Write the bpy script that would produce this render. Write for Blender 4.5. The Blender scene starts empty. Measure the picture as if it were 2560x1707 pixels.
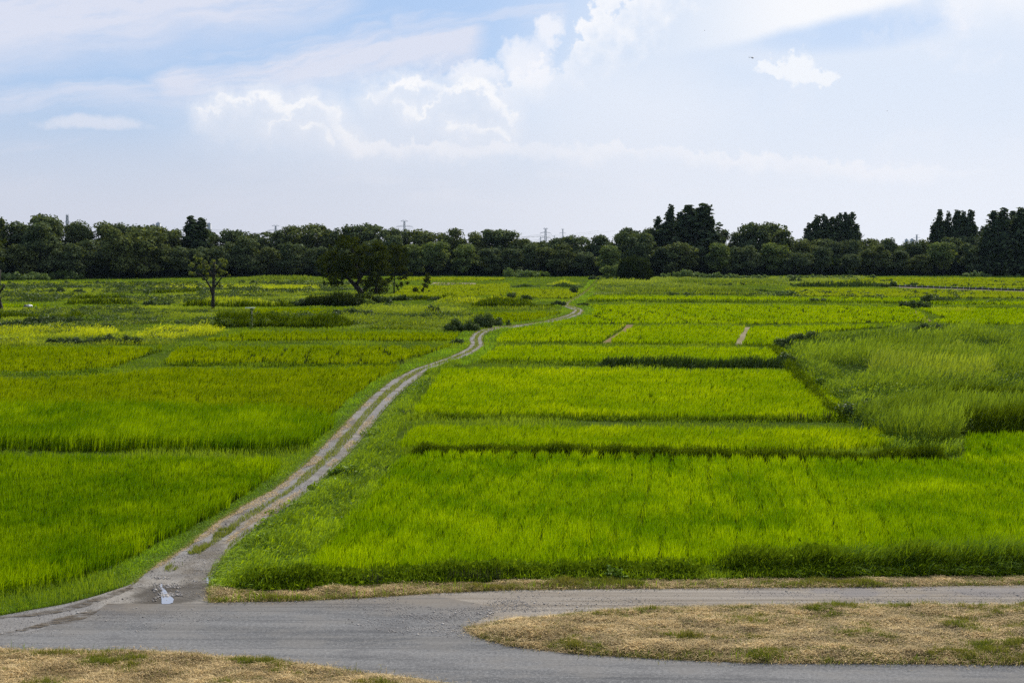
import bpy, math, random
import numpy as np
from mathutils import Vector, geometry

# ------------------------------------------------------------------ camera
F = 3400.0; HOR = 625.0; CX, CY = 1280.0, 853.5; CAMH = 12.0
PITCH = math.atan((CY - HOR) / F)
SC = bpy.context.scene
COL = SC.collection
cam_d = bpy.data.cameras.new('camera'); cam = bpy.data.objects.new('camera', cam_d)
COL.objects.link(cam); SC.camera = cam
cam_d.sensor_width = 36.0; cam_d.lens = F / 2560.0 * 36.0
cam_d.clip_start = 0.5; cam_d.clip_end = 20000
cam.location = (0, 0, CAMH)
cam.rotation_euler = (math.pi / 2 - PITCH, 0, 0)

# ------------------------------------------------------------------ light, exposure
SUN_EL, SUN_AZ = 41.0, 20.0         # azimuth: degrees to the right of the view direction (+Y)
SKY_S, EXPO = 0.085, 0.55
SUN_S = 4.9
SC.view_settings.view_transform = 'Standard'
SC.view_settings.look = 'None'
SC.view_settings.exposure = EXPO
SC.view_settings.gamma = 1.0
SC.cycles.use_denoising = False      # keeps the single blades crisp
sun_d = bpy.data.lights.new('sun', 'SUN'); sun = bpy.data.objects.new('sun', sun_d)
COL.objects.link(sun)
sun_d.energy = SUN_S; sun_d.angle = math.radians(0.53); sun_d.color = (1.0, 0.94, 0.84)
se, sa = math.radians(SUN_EL), math.radians(SUN_AZ)
SD = Vector((math.sin(sa) * math.cos(se), math.cos(sa) * math.cos(se), math.sin(se)))
sun.rotation_euler = SD.to_track_quat('Z', 'Y').to_euler()


class X:
    """tiny wrapper: node sockets as arithmetic expressions"""
    def __init__(s, nt, sock): s.nt, s.s = nt, sock
    def _m(s, op, a, b=None, c=None, clamp=False):
        n = s.nt.nodes.new('ShaderNodeMath'); n.operation = op; n.use_clamp = clamp
        for i, v in enumerate((a, b, c)):
            if v is None: continue
            if isinstance(v, X): s.nt.links.new(v.s, n.inputs[i])
            else: n.inputs[i].default_value = float(v)
        return X(s.nt, n.outputs[0])
    def __add__(s, o): return s._m('ADD', s, o)
    def __radd__(s, o): return s._m('ADD', o, s)
    def __sub__(s, o): return s._m('SUBTRACT', s, o)
    def __rsub__(s, o): return s._m('SUBTRACT', o, s)
    def __mul__(s, o): return s._m('MULTIPLY', s, o)
    def __rmul__(s, o): return s._m('MULTIPLY', o, s)
    def __truediv__(s, o): return s._m('DIVIDE', s, o)
    def mx(s, o): return s._m('MAXIMUM', s, o)
    def mn(s, o): return s._m('MINIMUM', s, o)
    def smax(s, o, k): return s._m('SMOOTH_MAX', s, o, k)
    def sat(s): return s._m('ADD', s, 0.0, clamp=True)
    def pw(s, e): return s._m('POWER', s, e)
    def ss(s, a, b):
        n = s.nt.nodes.new('ShaderNodeMapRange'); n.interpolation_type = 'SMOOTHSTEP'
        s.nt.links.new(s.s, n.inputs[0])
        if a <= b:
            n.inputs[1].default_value = a; n.inputs[2].default_value = b
        else:
            n.inputs[1].default_value = b; n.inputs[2].default_value = a
            n.inputs[3].default_value = 1; n.inputs[4].default_value = 0
        return X(s.nt, n.outputs[0])


def xnoise(nt, x, y, z=0.0, scale=1.0, detail=4, rough=0.5, dist=0.0):
    c = nt.nodes.new('ShaderNodeCombineXYZ')
    for i, v in enumerate((x, y, z)):
        if isinstance(v, X): nt.links.new(v.s, c.inputs[i])
        else: c.inputs[i].default_value = float(v)
    n = nt.nodes.new('ShaderNodeTexNoise'); nt.links.new(c.outputs[0], n.inputs['Vector'])
    n.inputs['Scale'].default_value = scale; n.inputs['Detail'].default_value = detail
    n.inputs['Roughness'].default_value = rough; n.inputs['Distortion'].default_value = dist
    return X(nt, n.outputs['Fac'])


def xmix(nt, fac, a, b):
    n = nt.nodes.new('ShaderNodeMix'); n.data_type = 'RGBA'
    if isinstance(fac, X): nt.links.new(fac.s, n.inputs[0])
    else: n.inputs[0].default_value = fac
    for v, i in ((a, 6), (b, 7)):
        if isinstance(v, (tuple, list)): n.inputs[i].default_value = (*v[:3], 1)
        else: nt.links.new(v, n.inputs[i])
    return n.outputs[2]


def lin(r, g, b):
    return tuple(((c / 255) / 12.92 if c <= 10.3 else ((c / 255 + 0.055) / 1.055) ** 2.4) for c in (r, g, b))


def build_sky():
    w = bpy.data.worlds.new('World'); SC.world = w; w.use_nodes = True
    nt = w.node_tree; nt.nodes.clear()
    out = nt.nodes.new('ShaderNodeOutputWorld'); bg = nt.nodes.new('ShaderNodeBackground')
    bg.inputs['Strength'].default_value = SKY_S
    nt.links.new(bg.outputs[0], out.inputs['Surface'])
    sky = nt.nodes.new('ShaderNodeTexSky'); sky.sky_type = 'NISHITA'; sky.sun_disc = False
    sky.sun_elevation = math.radians(SUN_EL); sky.sun_rotation = math.radians(SUN_AZ)
    sky.air_density = 1.0; sky.dust_density = 1.0; sky.ozone_density = 1.5
    k = 1.0 / (SKY_S * 2 ** EXPO)
    def T(r, g, b):
        return tuple(c * k for c in lin(r, g, b))
    tc = nt.nodes.new('ShaderNodeTexCoord'); sp = nt.nodes.new('ShaderNodeSeparateXYZ')
    nt.links.new(tc.outputs['Generated'], sp.inputs[0])
    dx, dy, dz = (X(nt, sp.outputs[i]) for i in range(3))
    az = dx._m('ARCTAN2', dx, dy)
    el = dz._m('ARCSINE', dz)
    # u: hundreds of "pixels" of azimuth (1280 = straight ahead), v: same measured downwards from above
    u = az * (F / 100.0) + 12.8
    v = 6.25 - el * (F / 100.0)
    def px(x): return 12.8 + math.atan((x - 1280) / F) * F / 100.0
    # domain warps
    w1 = xnoise(nt, u, v, 1.3, 0.9, 6, 0.62) - 0.5
    w2 = xnoise(nt, u, v, 7.7, 0.9, 6, 0.62) - 0.5
    uw = u + w1 * 1.9; vw = v + w2 * 1.5
    # clear sky: Nishita thinned by a pale veil
    col = xmix(nt, 0.75, sky.outputs[0], T(156, 188, 233))
    rightness = u.ss(4, 24)
    # cirrus: long streaks rising gently to the right
    ca, sa_ = math.cos(0.19), math.sin(0.19)
    cu = u * ca - v * sa_; cv = u * sa_ + v * ca
    bend = xnoise(nt, u * 0.5, v, 3.0, 0.35, 5, 0.6) - 0.5
    cvb = cv + bend * 1.6
    c1 = xnoise(nt, cu * 0.14, cvb * 0.95, 0.0, 1.0, 8, 0.62)
    c2 = xnoise(nt, cu * 0.5, cvb * 2.6, 9.0, 1.0, 5, 0.6)

    def seg2(ax, ay, bx, by, uu, vv):
        ax, bx, ay, by = px(ax), px(bx), ay / 100.0, by / 100.0
        ex, ey = bx - ax, by - ay; L2 = ex * ex + ey * ey
        pu, pv = uu - ax, vv - ay
        h = (pu * (ex / L2) + pv * (ey / L2)).sat()
        du, dv = pu - h * ex, pv - h * ey
        return du * du + dv * dv, h

    def line(pts, uu, vv):
        d = None
        for (p, q) in zip(pts[:-1], pts[1:]):
            t, _ = seg2(p[0], p[1], q[0], q[1], uu, vv)
            d = t if d is None else d.mn(t)
        return d.pw(0.5)
    ub, vb = u + bend * 1.0, v + bend * 1.3 + (c1 - 0.5) * 2.2
    band = line([(-100, 140), (330, 60), (800, -30)], ub, vb).ss(1.55, 0.0)
    band2 = line([(430, 215), (640, 185), (930, 160), (1170, 150)], ub, vb).ss(0.85, 0.0)
    band3 = line([(1000, 95), (1400, 55)], ub, vb).ss(0.35, 0.0) * 0.45
    band4 = line([(-100, 300), (200, 262), (640, 250), (760, 222)], ub, vb).ss(0.6, 0.0) * 0.6
    tex = (c1 * 0.75 + c2 * 0.35).ss(0.34, 0.66)
    cir = band.mx(band2).mx(band3).mx(band4)
    allc = (c1 * 0.8 + c2 * 0.3 - 0.58).ss(-0.02, 0.16) * 0.45 * u.ss(px(1300), px(700))
    cir = (cir * (0.30 + tex * 0.95)).mx(allc).mn(1.0)
    col = xmix(nt, cir * 0.9, col, T(226, 229, 243))
    # general milky veil on the right half
    veil = xnoise(nt, u * 0.25, v * 0.4, 11.0, 1.0, 5, 0.55)
    vm = u.ss(px(1150), px(1650)) * (0.55 + veil * 0.65)
    vm = (vm * v.ss(-3, 1.5)).mn(0.88)
    hole = (((u - px(2080) - (v * -1.2 + 1.5)) / 2.6).pw(2) + ((v - 1.05) / 0.5).pw(2)).ss(0.0, 1.6)
    vm = vm * (0.35 + 0.65 * hole)
    col = xmix(nt, vm, col, T(230, 238, 251))
    # soft brighter lumps in that veil
    lump = xnoise(nt, uw * 0.45, vw * 0.6, 21.0, 1.0, 5, 0.55).ss(0.5, 0.72) * u.ss(px(1700), px(2300)) * v.ss(6.0, 2.5)
    col = xmix(nt, lump * 0.75, col, T(243, 245, 253))
    # white sheet at the upper right: lies above a rising line
    d_up = (1.28 - (u - px(1900)) * 0.205) - (v + w2 * 0.22 + w1 * 0.16)
    sheet = d_up.ss(-0.02, 0.32) * u.ss(px(1480), px(1960)) * (u + w2 * 0.6).ss(px(2310), px(2270))
    col = xmix(nt, sheet * 0.97, col, T(251, 252, 255))
    d_r = (u + w1 * 1.6).ss(px(2300), px(2400)) * (v + w2).ss(1.6, 0.0)
    col = xmix(nt, d_r * 0.8, col, T(250, 251, 255))

    def blobs(lst, uu, vv):
        d = None
        for (x, y, rx, ry) in lst:
            q = 1.0 - (((uu - px(x)) / (rx / 100.0)).pw(2) + ((vv - y / 100.0) / (ry / 100.0)).pw(2))
            d = q if d is None else d.mx(q)
        return d
    # billowing warp: rounded cells for cumulus edges
    def cells(scale, seed):
        c = nt.nodes.new('ShaderNodeCombineXYZ')
        nt.links.new(u.s, c.inputs[0]); nt.links.new(v.s, c.inputs[1]); c.inputs[2].default_value = seed
        n = nt.nodes.new('ShaderNodeTexVoronoi'); n.feature = 'SMOOTH_F1'
        n.inputs['Scale'].default_value = scale; n.inputs['Smoothness'].default_value = 0.35
        n.inputs['Detail'].default_value = 3.0; n.inputs['Roughness'].default_value = 0.55
        nt.links.new(c.outputs[0], n.inputs['Vector'])
        return X(nt, n.outputs['Distance'])
    bill = cells(2.2, 0.4); fine = xnoise(nt, u, v, 31.0, 3.0, 6, 0.62)
    # tower rising to the top: left rim runs from (1180,240) to (1500,0)
    nx, ny = 0.62, 0.785
    dT = (uw - px(1215)) * nx + (vw - 2.05) * ny + (0.45 - bill) * 0.8 + (fine - 0.5) * 0.9
    tower = dT.ss(0.0, 0.30)
    rim = tower * dT.ss(1.7, 0.15)
    lowcut = (v + w2 * 0.8).ss(2.95, 2.05)
    col = xmix(nt, tower * lowcut * 0.75 * u.ss(px(2050), px(1500)), col, T(218, 230, 248))
    patch = (xnoise(nt, u, v, 41.0, 0.7, 4, 0.55)).ss(0.36, 0.60)
    col = xmix(nt, (rim * lowcut * (0.35 + 0.65 * patch)).mn(1.0), col, T(250, 251, 255))
    # cumulus heads: broad pale bodies with bright billowing crests
    uc = u + w1 * 0.9 + (bill - 0.4) * 0.25; vc = v + w2 * 0.8 + (bill - 0.4) * 0.35 + (fine - 0.5) * 0.22
    glow = blobs([(1000, 330, 620, 150), (1500, 300, 420, 170)], u + w1 * 1.6, v + w2 * 1.2)
    col = xmix(nt, glow.ss(-0.1, 1.0) * 0.65, col, T(236, 241, 251))
    bodies = blobs([(650, 335, 130, 58), (780, 345, 95, 62), (1010, 310, 110, 66), (1190, 320, 105, 85), (1100, 380, 260, 50)], uc, vc)
    col = xmix(nt, bodies.ss(-0.5, 0.9) * 0.75 * v.ss(4.6, 3.6), col, T(224, 232, 246))
    puff = blobs([(1330, 185, 75, 75), (1205, 215, 95, 34), (1385, 120, 42, 50)], uc, vc)
    col = xmix(nt, puff.ss(-0.15, 0.95) * 0.85, col, T(247, 248, 254))
    crest = line([(532, 322), (590, 292), (680, 276), (735, 302), (785, 285), (843, 302), (862, 348), (905, 388)], uc, vc)
    crest = crest.mn(line([(690, 345), (752, 305)], uc, vc) + 0.05).mn(line([(765, 335), (822, 345), (850, 375)], uc, vc) + 0.03)
    crest = crest.mn(line([(940, 278), (1000, 254), (1085, 238), (1140, 262), (1190, 238), (1250, 258), (1285, 300), (1282, 345)], uc, vc))
    crest = crest.mn(line([(1020, 300), (1065, 322), (1140, 262)], uc, vc) + 0.02).mn(line([(1140, 340), (1190, 352), (1245, 345), (1270, 378)], uc, vc) + 0.03)
    thick = 0.5 + (xnoise(nt, u, v, 71.0, 1.4, 3, 0.5) - 0.5) * 1.4
    cr_ = (crest + (0.5 - thick) * 0.12)
    brk = xnoise(nt, u, v, 91.0, 1.1, 4, 0.6).ss(0.30, 0.58)
    col = xmix(nt, cr_.ss(0.55, 0.04) * 0.62, col, T(238, 242, 251))
    col = xmix(nt, cr_.ss(0.17, 0.02) * (0.25 + 0.75 * brk), col, T(253, 253, 255))
    D3 = blobs([(1945, 208, 55, 22), (2000, 210, 56, 44), (2060, 226, 46, 24)], uc, vc)
    col = xmix(nt, (D3 + (fine - 0.5) * 0.8).ss(-0.1, 0.6) * 0.85, col, T(249, 251, 255))
    # lens cloud on the left
    D = blobs([(240, 322, 135, 19)], u + w1 * 0.6, v + w2 * 0.32 - (u - px(240)) * (u - px(240)) * 0.06)
    col = xmix(nt, (D + (fine - 0.5) * 1.6).ss(-0.4, 0.9) * 0.7, col, T(233, 236, 247))
    # bank of cloud above the horizon with a bright crest slowly falling to the right
    bl = line([(900, 392), (1010, 384), (1130, 400), (1290, 396), (1470, 404), (1550, 382), (1640, 390), (1760, 410), (1900, 426), (2100, 436), (2290, 462), (2480, 420), (2700, 430)], u, v + w2 * 0.35 + (bill - 0.4) * 0.3)
    top = 3.86 + (u - px(1500)) * 0.085 * u.ss(px(1300), px(1500))
    below = (v + (bill - 0.4) * 0.3 + w2 * 0.35 - top + 0.06).ss(-0.06, 0.06)
    amt = 0.45 + 0.5 * xnoise(nt, u * 0.4, 3.0, 51.0, 1.0, 2, 0.5).ss(0.35, 0.6)
    col = xmix(nt, bl.ss(0.45, 0.0) * below * amt, col, T(250, 250, 254))
    wis = xnoise(nt, u * 0.35 + w1, v * 1.3, 81.0, 1.0, 6, 0.6).ss(0.5, 0.68) * v.ss(3.9, 4.4) * v.ss(5.6, 4.8) * u.ss(px(500), px(1100))
    col = xmix(nt, wis * 0.4, col, T(247, 246, 251))
    # milky air towards the horizon, brighter towards the sun
    hz = v.ss(2.0, 5.6)
    n = nt.nodes.new('ShaderNodeMix'); n.data_type = 'RGBA'
    nt.links.new(u.ss(2, 25).s, n.inputs[0])
    n.inputs[6].default_value = (*T(217, 219, 230), 1); n.inputs[7].default_value = (*T(240, 243, 251), 1)
    streak = xnoise(nt, u * 0.12, v * 0.8, 61.0, 1.0, 4, 0.5)
    col = xmix(nt, hz * (0.72 + 0.28 * streak), col, n.outputs[2])
    nt.links.new(col, bg.inputs['Color'])


build_sky()

# ------------------------------------------------------------------ helpers
R0 = np.random.default_rng(7)
SA, CA = math.sin(PITCH), math.cos(PITCH)


def G(px, py, z=0.0):
    """ground point (at height z) seen at photo pixel"""
    x = (px - CX) / F; y = -(py - CY) / F
    d = (x, CA + SA * y, -SA + CA * y)
    t = (z - CAMH) / d[2]
    return (d[0] * t, d[1] * t)


def GL(pts, z=0.0):
    return np.array([G(p[0], p[1], p[2] if len(p) > 2 else z) for p in pts])


def at_depth(px, py, dist):
    """world point on the vertical plane y = dist"""
    x = (px - CX) / F; y = -(py - CY) / F
    t = dist / (CA + SA * y)
    return Vector((x * t, dist, CAMH + (-SA + CA * y) * t))


def tag(o, label=None, cat=None, group=None, kind=None):
    if label: o['label'] = label
    if cat: o['category'] = cat
    if group: o['group'] = group
    if kind: o['kind'] = kind
    return o


def _h(ix, iy, s):
    n = (ix.astype(np.int64) * 374761393 + iy.astype(np.int64) * 668265263 + s * 974634777) & 0x7fffffff
    n = ((n ^ (n >> 13)) * 1274126177) & 0x7fffffff
    return ((n ^ (n >> 16)) & 0xffffff) / float(0xffffff)


def vnoise(x, y, s=0):
    ix, iy = np.floor(x), np.floor(y); fx, fy = x - ix, y - iy
    fx = fx * fx * (3 - 2 * fx); fy = fy * fy * (3 - 2 * fy)
    a, b = _h(ix, iy, s), _h(ix + 1, iy, s); c, d = _h(ix, iy + 1, s), _h(ix + 1, iy + 1, s)
    return (a * (1 - fx) + b * fx) * (1 - fy) + (c * (1 - fx) + d * fx) * fy


def fbm(x, y, s=0, oct=4):
    t = 0; a = 0.5; tot = 0
    for i in range(oct):
        t = t + a * vnoise(x * 2 ** i, y * 2 ** i, s + i * 17); tot += a; a *= 0.55
    return t / tot


def inpoly(P, poly):
    x, y = P[:, 0], P[:, 1]
    n = len(poly); c = np.zeros(len(P), bool)
    for i in range(n):
        x1, y1 = poly[i]; x2, y2 = poly[(i + 1) % n]
        if y1 == y2: continue
        m = ((y1 > y) != (y2 > y)) & (x < (x2 - x1) * (y - y1) / (y2 - y1) + x1)
        c ^= m
    return c


def polydist(P, line):
    """distance of points to an open polyline, and parameter along it (m)"""
    best = np.full(len(P), 1e9); par = np.zeros(len(P)); acc = 0
    for a, b in zip(line[:-1], line[1:]):
        a = np.asarray(a); b = np.asarray(b); ab = b - a; L = np.hypot(*ab) + 1e-9
        t = np.clip(((P - a) @ ab) / L ** 2, 0, 1)
        d = np.hypot(*(P - (a + t[:, None] * ab)).T)
        m = d < best; best[m] = d[m]; par[m] = acc + t[m] * L; acc += L
    return best, par


def mesh_np(name, V, tris, attrs=None, mat=None, smooth=False):
    me = bpy.data.meshes.new(name)
    V = np.ascontiguousarray(V, np.float32); tris = np.ascontiguousarray(tris, np.int32)
    me.vertices.add(len(V)); me.vertices.foreach_set('co', V.ravel())
    k = tris.shape[1]
    me.loops.add(tris.size); me.loops.foreach_set('vertex_index', tris.ravel())
    me.polygons.add(len(tris)); me.polygons.foreach_set('loop_start', np.arange(0, tris.size, k, dtype=np.int32))
    if smooth: me.polygons.foreach_set('use_smooth', np.ones(len(tris), bool))
    if attrs:
        for an, av in attrs.items():
            a = me.attributes.new(an, 'FLOAT', 'POINT'); a.data.foreach_set('value', np.ascontiguousarray(av, np.float32))
    me.update(calc_edges=True)
    if mat: me.materials.append(mat)
    return me


def link(name, me, parent=None, loc=None):
    o = bpy.data.objects.new(name, me); COL.objects.link(o)
    if parent is not None: o.parent = parent
    if loc is not None: o.location = loc
    return o


def empty(name, loc):
    o = bpy.data.objects.new(name, None); COL.objects.link(o); o.location = loc
    return o


# ---- blades: 5 vertices, 3 triangles each
def blades(B, H, W, yaw, lean, v):
    """B (n,3) feet; H height; W width; yaw facing; lean (n,2) tip offset in metres"""
    n = len(B); c, s = np.cos(yaw), np.sin(yaw)
    side = np.stack([c, s, np.zeros(n)], 1) * (W[:, None] * 0.5)
    l3 = np.concatenate([lean, np.zeros((n, 1))], 1)
    mid = B + l3 * 0.30; mid[:, 2] += H * 0.60
    drop = np.minimum(np.hypot(lean[:, 0], lean[:, 1]) * 0.35, H * 0.5)
    tip = B + l3; tip[:, 2] += H - drop
    V = np.stack([B - side * 0.7, B + side * 0.7, mid - side, mid + side, tip], 1).reshape(-1, 3)
    base = (np.arange(n) * 5)[:, None]
    T = (base[:, None, :] + np.array([[0, 1, 3], [0, 3, 2], [2, 3, 4]])[None]).reshape(-1, 3)
    return V, T, np.repeat(v, 5)


def leaves(P, N, S, v, rng, stretch=1.5):
    """diamond-shaped leaf clumps, 4 vertices 2 triangles"""
    n = len(P)
    N = N / (np.linalg.norm(N, axis=1, keepdims=True) + 1e-9)
    r = rng.normal(size=(n, 3)); t = np.cross(N, r); t /= (np.linalg.norm(t, axis=1, keepdims=True) + 1e-9)
    b = np.cross(N, t); S = S[:, None]
    V = np.stack([P - t * S * stretch * .5, P - b * S * .5 + N * S * .08, P + t * S * stretch * .5, P + b * S * .5 - N * S * .08], 1).reshape(-1, 3)
    base = (np.arange(n) * 4)[:, None]
    T = (base[:, None, :] + np.array([[0, 1, 2], [0, 2, 3]])[None]).reshape(-1, 3)
    return V, T, np.repeat(v, 4)


class Acc:
    def __init__(s): s.V, s.T, s.v, s.n = [], [], [], 0
    def add(s, V, T, v):
        s.V.append(V); s.T.append(T + s.n); s.v.append(v); s.n += len(V)
    def mesh(s, name, mat, smooth=False):
        return mesh_np(name, np.concatenate(s.V), np.concatenate(s.T), {'v': np.concatenate(s.v)}, mat, smooth)


def tube_np(pts, radii, nseg=7, cap=True):
    pts = [Vector(p) for p in pts]; V = []; T = []
    for i, p in enumerate(pts):
        d = (pts[min(i + 1, len(pts) - 1)] - pts[max(i - 1, 0)]).normalized()
        a = d.orthogonal().normalized() if abs(d.z) > 0.99 else d.cross(Vector((0, 0, 1))).normalized()
        b = d.cross(a)
        for k in range(nseg):
            t = 2 * math.pi * k / nseg
            V.append(p + (a * math.cos(t) + b * math.sin(t)) * radii[i])
    for i in range(len(pts) - 1):
        for k in range(nseg):
            k2 = (k + 1) % nseg
            a, b, c, d = i * nseg + k, i * nseg + k2, (i + 1) * nseg + k2, (i + 1) * nseg + k
            T += [(a, b, c), (a, c, d)]
    if cap:
        V.append(pts[-1]); e = len(V) - 1; o = (len(pts) - 1) * nseg
        for k in range(nseg): T.append((o + k, o + (k + 1) % nseg, e))
        V.append(pts[0]); e = len(V) - 1
        for k in range(nseg): T.append(((k + 1) % nseg, k, e))
    return np.array([tuple(q) for q in V]), np.array(T)


def box_np(x0, x1, y0, y1, z0, z1):
    V = np.array([(x, y, z) for x in (x0, x1) for y in (y0, y1) for z in (z0, z1)], float)
    Q = [(0, 1, 3, 2), (4, 6, 7, 5), (0, 4, 5, 1), (2, 3, 7, 6), (0, 2, 6, 4), (1, 5, 7, 3)]
    T = [t for q in Q for t in ((q[0], q[1], q[2]), (q[0], q[2], q[3]))]
    return V, np.array(T)


# ---- sampling: uniform in (x/d, ln d): fewer, larger plants with distance
def sample(poly, n50, rng, umax=0.43):
    """n50 = plants per square metre at 50 m"""
    poly = np.asarray(poly)
    y0, y1 = max(poly[:, 1].min(), 24), poly[:, 1].max()
    us = poly[:, 0] / np.maximum(poly[:, 1], 1)
    u0, u1 = max(us.min() - .02, -umax), min(us.max() + .02, umax)
    if y1 <= y0 or u1 <= u0: return np.zeros((0, 2))
    n = int(n50 * 2500 * (u1 - u0) * math.log(y1 / y0))
    u = rng.uniform(u0, u1, n); y = np.exp(rng.uniform(math.log(y0), math.log(y1), n))
    P = np.stack([u * y, y], 1)
    return P[inpoly(P, poly)]


def densify(pts, step=1.0):
    out = []
    for a, b in zip(pts, list(pts[1:]) + [pts[0]]):
        a = np.asarray(a, float); b = np.asarray(b, float)
        n = max(1, int(np.hypot(*(b - a)) / step))
        for i in range(n): out.append(a + (b - a) * i / n)
    return np.array(out)


def sheet(name, poly, z, mat, rough=0.0, step=1.0, seed=0, kind='structure'):
    P = np.asarray(poly, float)
    if rough > 0:
        P = densify(P, step)
        P = P + np.stack([fbm(P[:, 0] * 1.3, P[:, 1] * 1.3, seed) - .5, fbm(P[:, 0] * 1.3, P[:, 1] * 1.3, seed + 5) - .5], 1) * 2 * rough
    V = [Vector((p[0], p[1], 0)) for p in P]
    T = geometry.tessellate_polygon([V])
    me = mesh_np(name, np.array([(p[0], p[1], z) for p in P]), np.array(T), None, mat)
    # make every face look up
    import bmesh
    bm = bmesh.new(); bm.from_mesh(me); bm.faces.ensure_lookup_table()
    for f in bm.faces:
        if f.normal.z < 0: f.normal_flip()
    bm.to_mesh(me); bm.free()
    o = link(name, me)
    if kind: o['kind'] = kind
    return o


# ------------------------------------------------------------------ materials
def leaf_mat(name, c1, c2, c3, transl=0.45, gloss=0.05, nscale=0.05, tcol=None, rough=0.4, tboost=1.0):
    m = bpy.data.materials.new(name); m.use_nodes = True; nt = m.node_tree; nt.nodes.clear()
    out = nt.nodes.new('ShaderNodeOutputMaterial')
    at = nt.nodes.new('ShaderNodeAttribute'); at.attribute_name = 'v'
    v = X(nt, at.outputs['Fac'])
    tc = nt.nodes.new('ShaderNodeTexCoord'); sp = nt.nodes.new('ShaderNodeSeparateXYZ')
    oi = nt.nodes.new('ShaderNodeObjectInfo')
    nt.links.new(tc.outputs['Object'], sp.inputs[0])
    px_, py_ = X(nt, sp.outputs[0]), X(nt, sp.outputs[1])
    ns = xnoise(nt, px_, py_, X(nt, oi.outputs['Random']) * 30, nscale, 4, 0.6).ss(0.3, 0.7)
    col = xmix(nt, v, c1, c2)
    col = xmix(nt, ns * 0.6, col, c3)
    d = nt.nodes.new('ShaderNodeBsdfDiffuse'); nt.links.new(col, d.inputs[0])
    t = nt.nodes.new('ShaderNodeBsdfTranslucent')
    mu = nt.nodes.new('ShaderNodeMix'); mu.data_type = 'RGBA'; mu.blend_type = 'MULTIPLY'; mu.inputs[0].default_value = 1
    nt.links.new(col, mu.inputs[6]); tcv = tcol or (1.25, 1.15, 0.35)
    mu.inputs[7].default_value = (*[c * tboost for c in tcv], 1)
    nt.links.new(mu.outputs[2], t.inputs[0])
    mx = nt.nodes.new('ShaderNodeMixShader'); mx.inputs[0].default_value = transl
    nt.links.new(d.outputs[0], mx.inputs[1]); nt.links.new(t.outputs[0], mx.inputs[2])
    g = nt.nodes.new('ShaderNodeBsdfGlossy'); g.inputs['Roughness'].default_value = max(rough, .55)
    g.inputs[0].default_value = (.7, .75, .7, 1)
    m2 = nt.nodes.new('ShaderNodeMixShader'); m2.inputs[0].default_value = gloss
    nt.links.new(mx.outputs[0], m2.inputs[1]); nt.links.new(g.outputs[0], m2.inputs[2])
    nt.links.new(m2.outputs[0], out.inputs['Surface'])
    return m


def simple_mat(name, c, rough=0.8, c2=None, nscale=3.0, metal=0.0, bump=0.0):
    m = bpy.data.materials.new(name); m.use_nodes = True; nt = m.node_tree
    b = nt.nodes['Principled BSDF']; b.inputs['Roughness'].default_value = rough
    b.inputs['Metallic'].default_value = metal
    tc = nt.nodes.new('ShaderNodeTexCoord'); n = nt.nodes.new('ShaderNodeTexNoise')
    nt.links.new(tc.outputs['Object'], n.inputs['Vector']); n.inputs['Scale'].default_value = nscale; n.inputs['Detail'].default_value = 6
    f = X(nt, n.outputs['Fac']).ss(0.3, 0.7)
    col = xmix(nt, f, c, c2 or tuple(x * 0.7 for x in c))
    nt.links.new(col, b.inputs['Base Color'])
    if bump:
        bp = nt.nodes.new('ShaderNodeBump'); bp.inputs['Strength'].default_value = bump
        nt.links.new(n.outputs['Fac'], bp.inputs['Height']); nt.links.new(bp.outputs[0], b.inputs['Normal'])
    return m


M = {}
M['rice_bright'] = leaf_mat('rice_bright', (.130, .222, .001), (.330, .430, .002), (.130, .232, .001), .48, .0, .06)
M['rice_deep'] = leaf_mat('rice_deep', (.062, .140, .001), (.225, .335, .001), (.068, .150, .001), .45, .0, .10)
M['rice_front'] = leaf_mat('rice_front', (.085, .180, .001), (.300, .425, .002), (.090, .190, .001), .46, .0, .15)
M['rice_olive'] = leaf_mat('rice_olive', (.105, .165, .001), (.258, .330, .001), (.102, .170, .001), .45, .0, .05)
M['rice_far'] = leaf_mat('rice_far', (.180, .250, .010), (.285, .350, .016), (.160, .225, .008), .45, .0, .03)
M['thicket'] = leaf_mat('thicket', (.045, .090, .003), (.235, .335, .018), (.042, .082, .003), .38, .02, .12)
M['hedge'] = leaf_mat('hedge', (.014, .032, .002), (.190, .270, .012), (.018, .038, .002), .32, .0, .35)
M['reed'] = leaf_mat('reed', (.075, .125, .003), (.300, .380, .016), (.065, .115, .003), .38, .04, .07, rough=.4)
M['reed_yellow'] = leaf_mat('reed_yellow', (.200, .270, .003), (.450, .500, .012), (.130, .200, .003), .48, .03, .1)
M['bund'] = leaf_mat('bund', (.030, .062, .003), (.210, .310, .018), (.028, .058, .003), .40, .0, .3)
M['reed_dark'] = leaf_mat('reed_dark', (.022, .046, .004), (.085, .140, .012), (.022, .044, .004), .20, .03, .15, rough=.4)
M['verge'] = leaf_mat('verge', (.110, .230, .008), (.240, .390, .016), (.090, .180, .008), .42, .03, .5)
M['weed'] = leaf_mat('weed', (.045, .100, .002), (.255, .375, .006), (.045, .095, .002), .38, .03, .35, rough=.45)
M['bush'] = leaf_mat('bush', (.025, .048, .007), (.080, .125, .020), (.022, .042, .006), .22, .03, .3, rough=.5)
M['bush_pale'] = leaf_mat('bush_pale', (.075, .125, .028), (.150, .210, .055), (.060, .105, .024), .30, .03, .3)
M['crown'] = leaf_mat('crown', (.014, .026, .010), (.150, .192, .078), (.022, .040, .018), .22, .012, .05, rough=.6)
M['crown_mid'] = leaf_mat('crown_mid', (.018, .030, .010), (.190, .230, .075), (.028, .042, .014), .24, .01, .2, rough=.6)
M['crown_lone'] = leaf_mat('crown_lone', (.035, .052, .013), (.210, .250, .070), (.045, .06, .016), .35, .01, .35)
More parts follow.
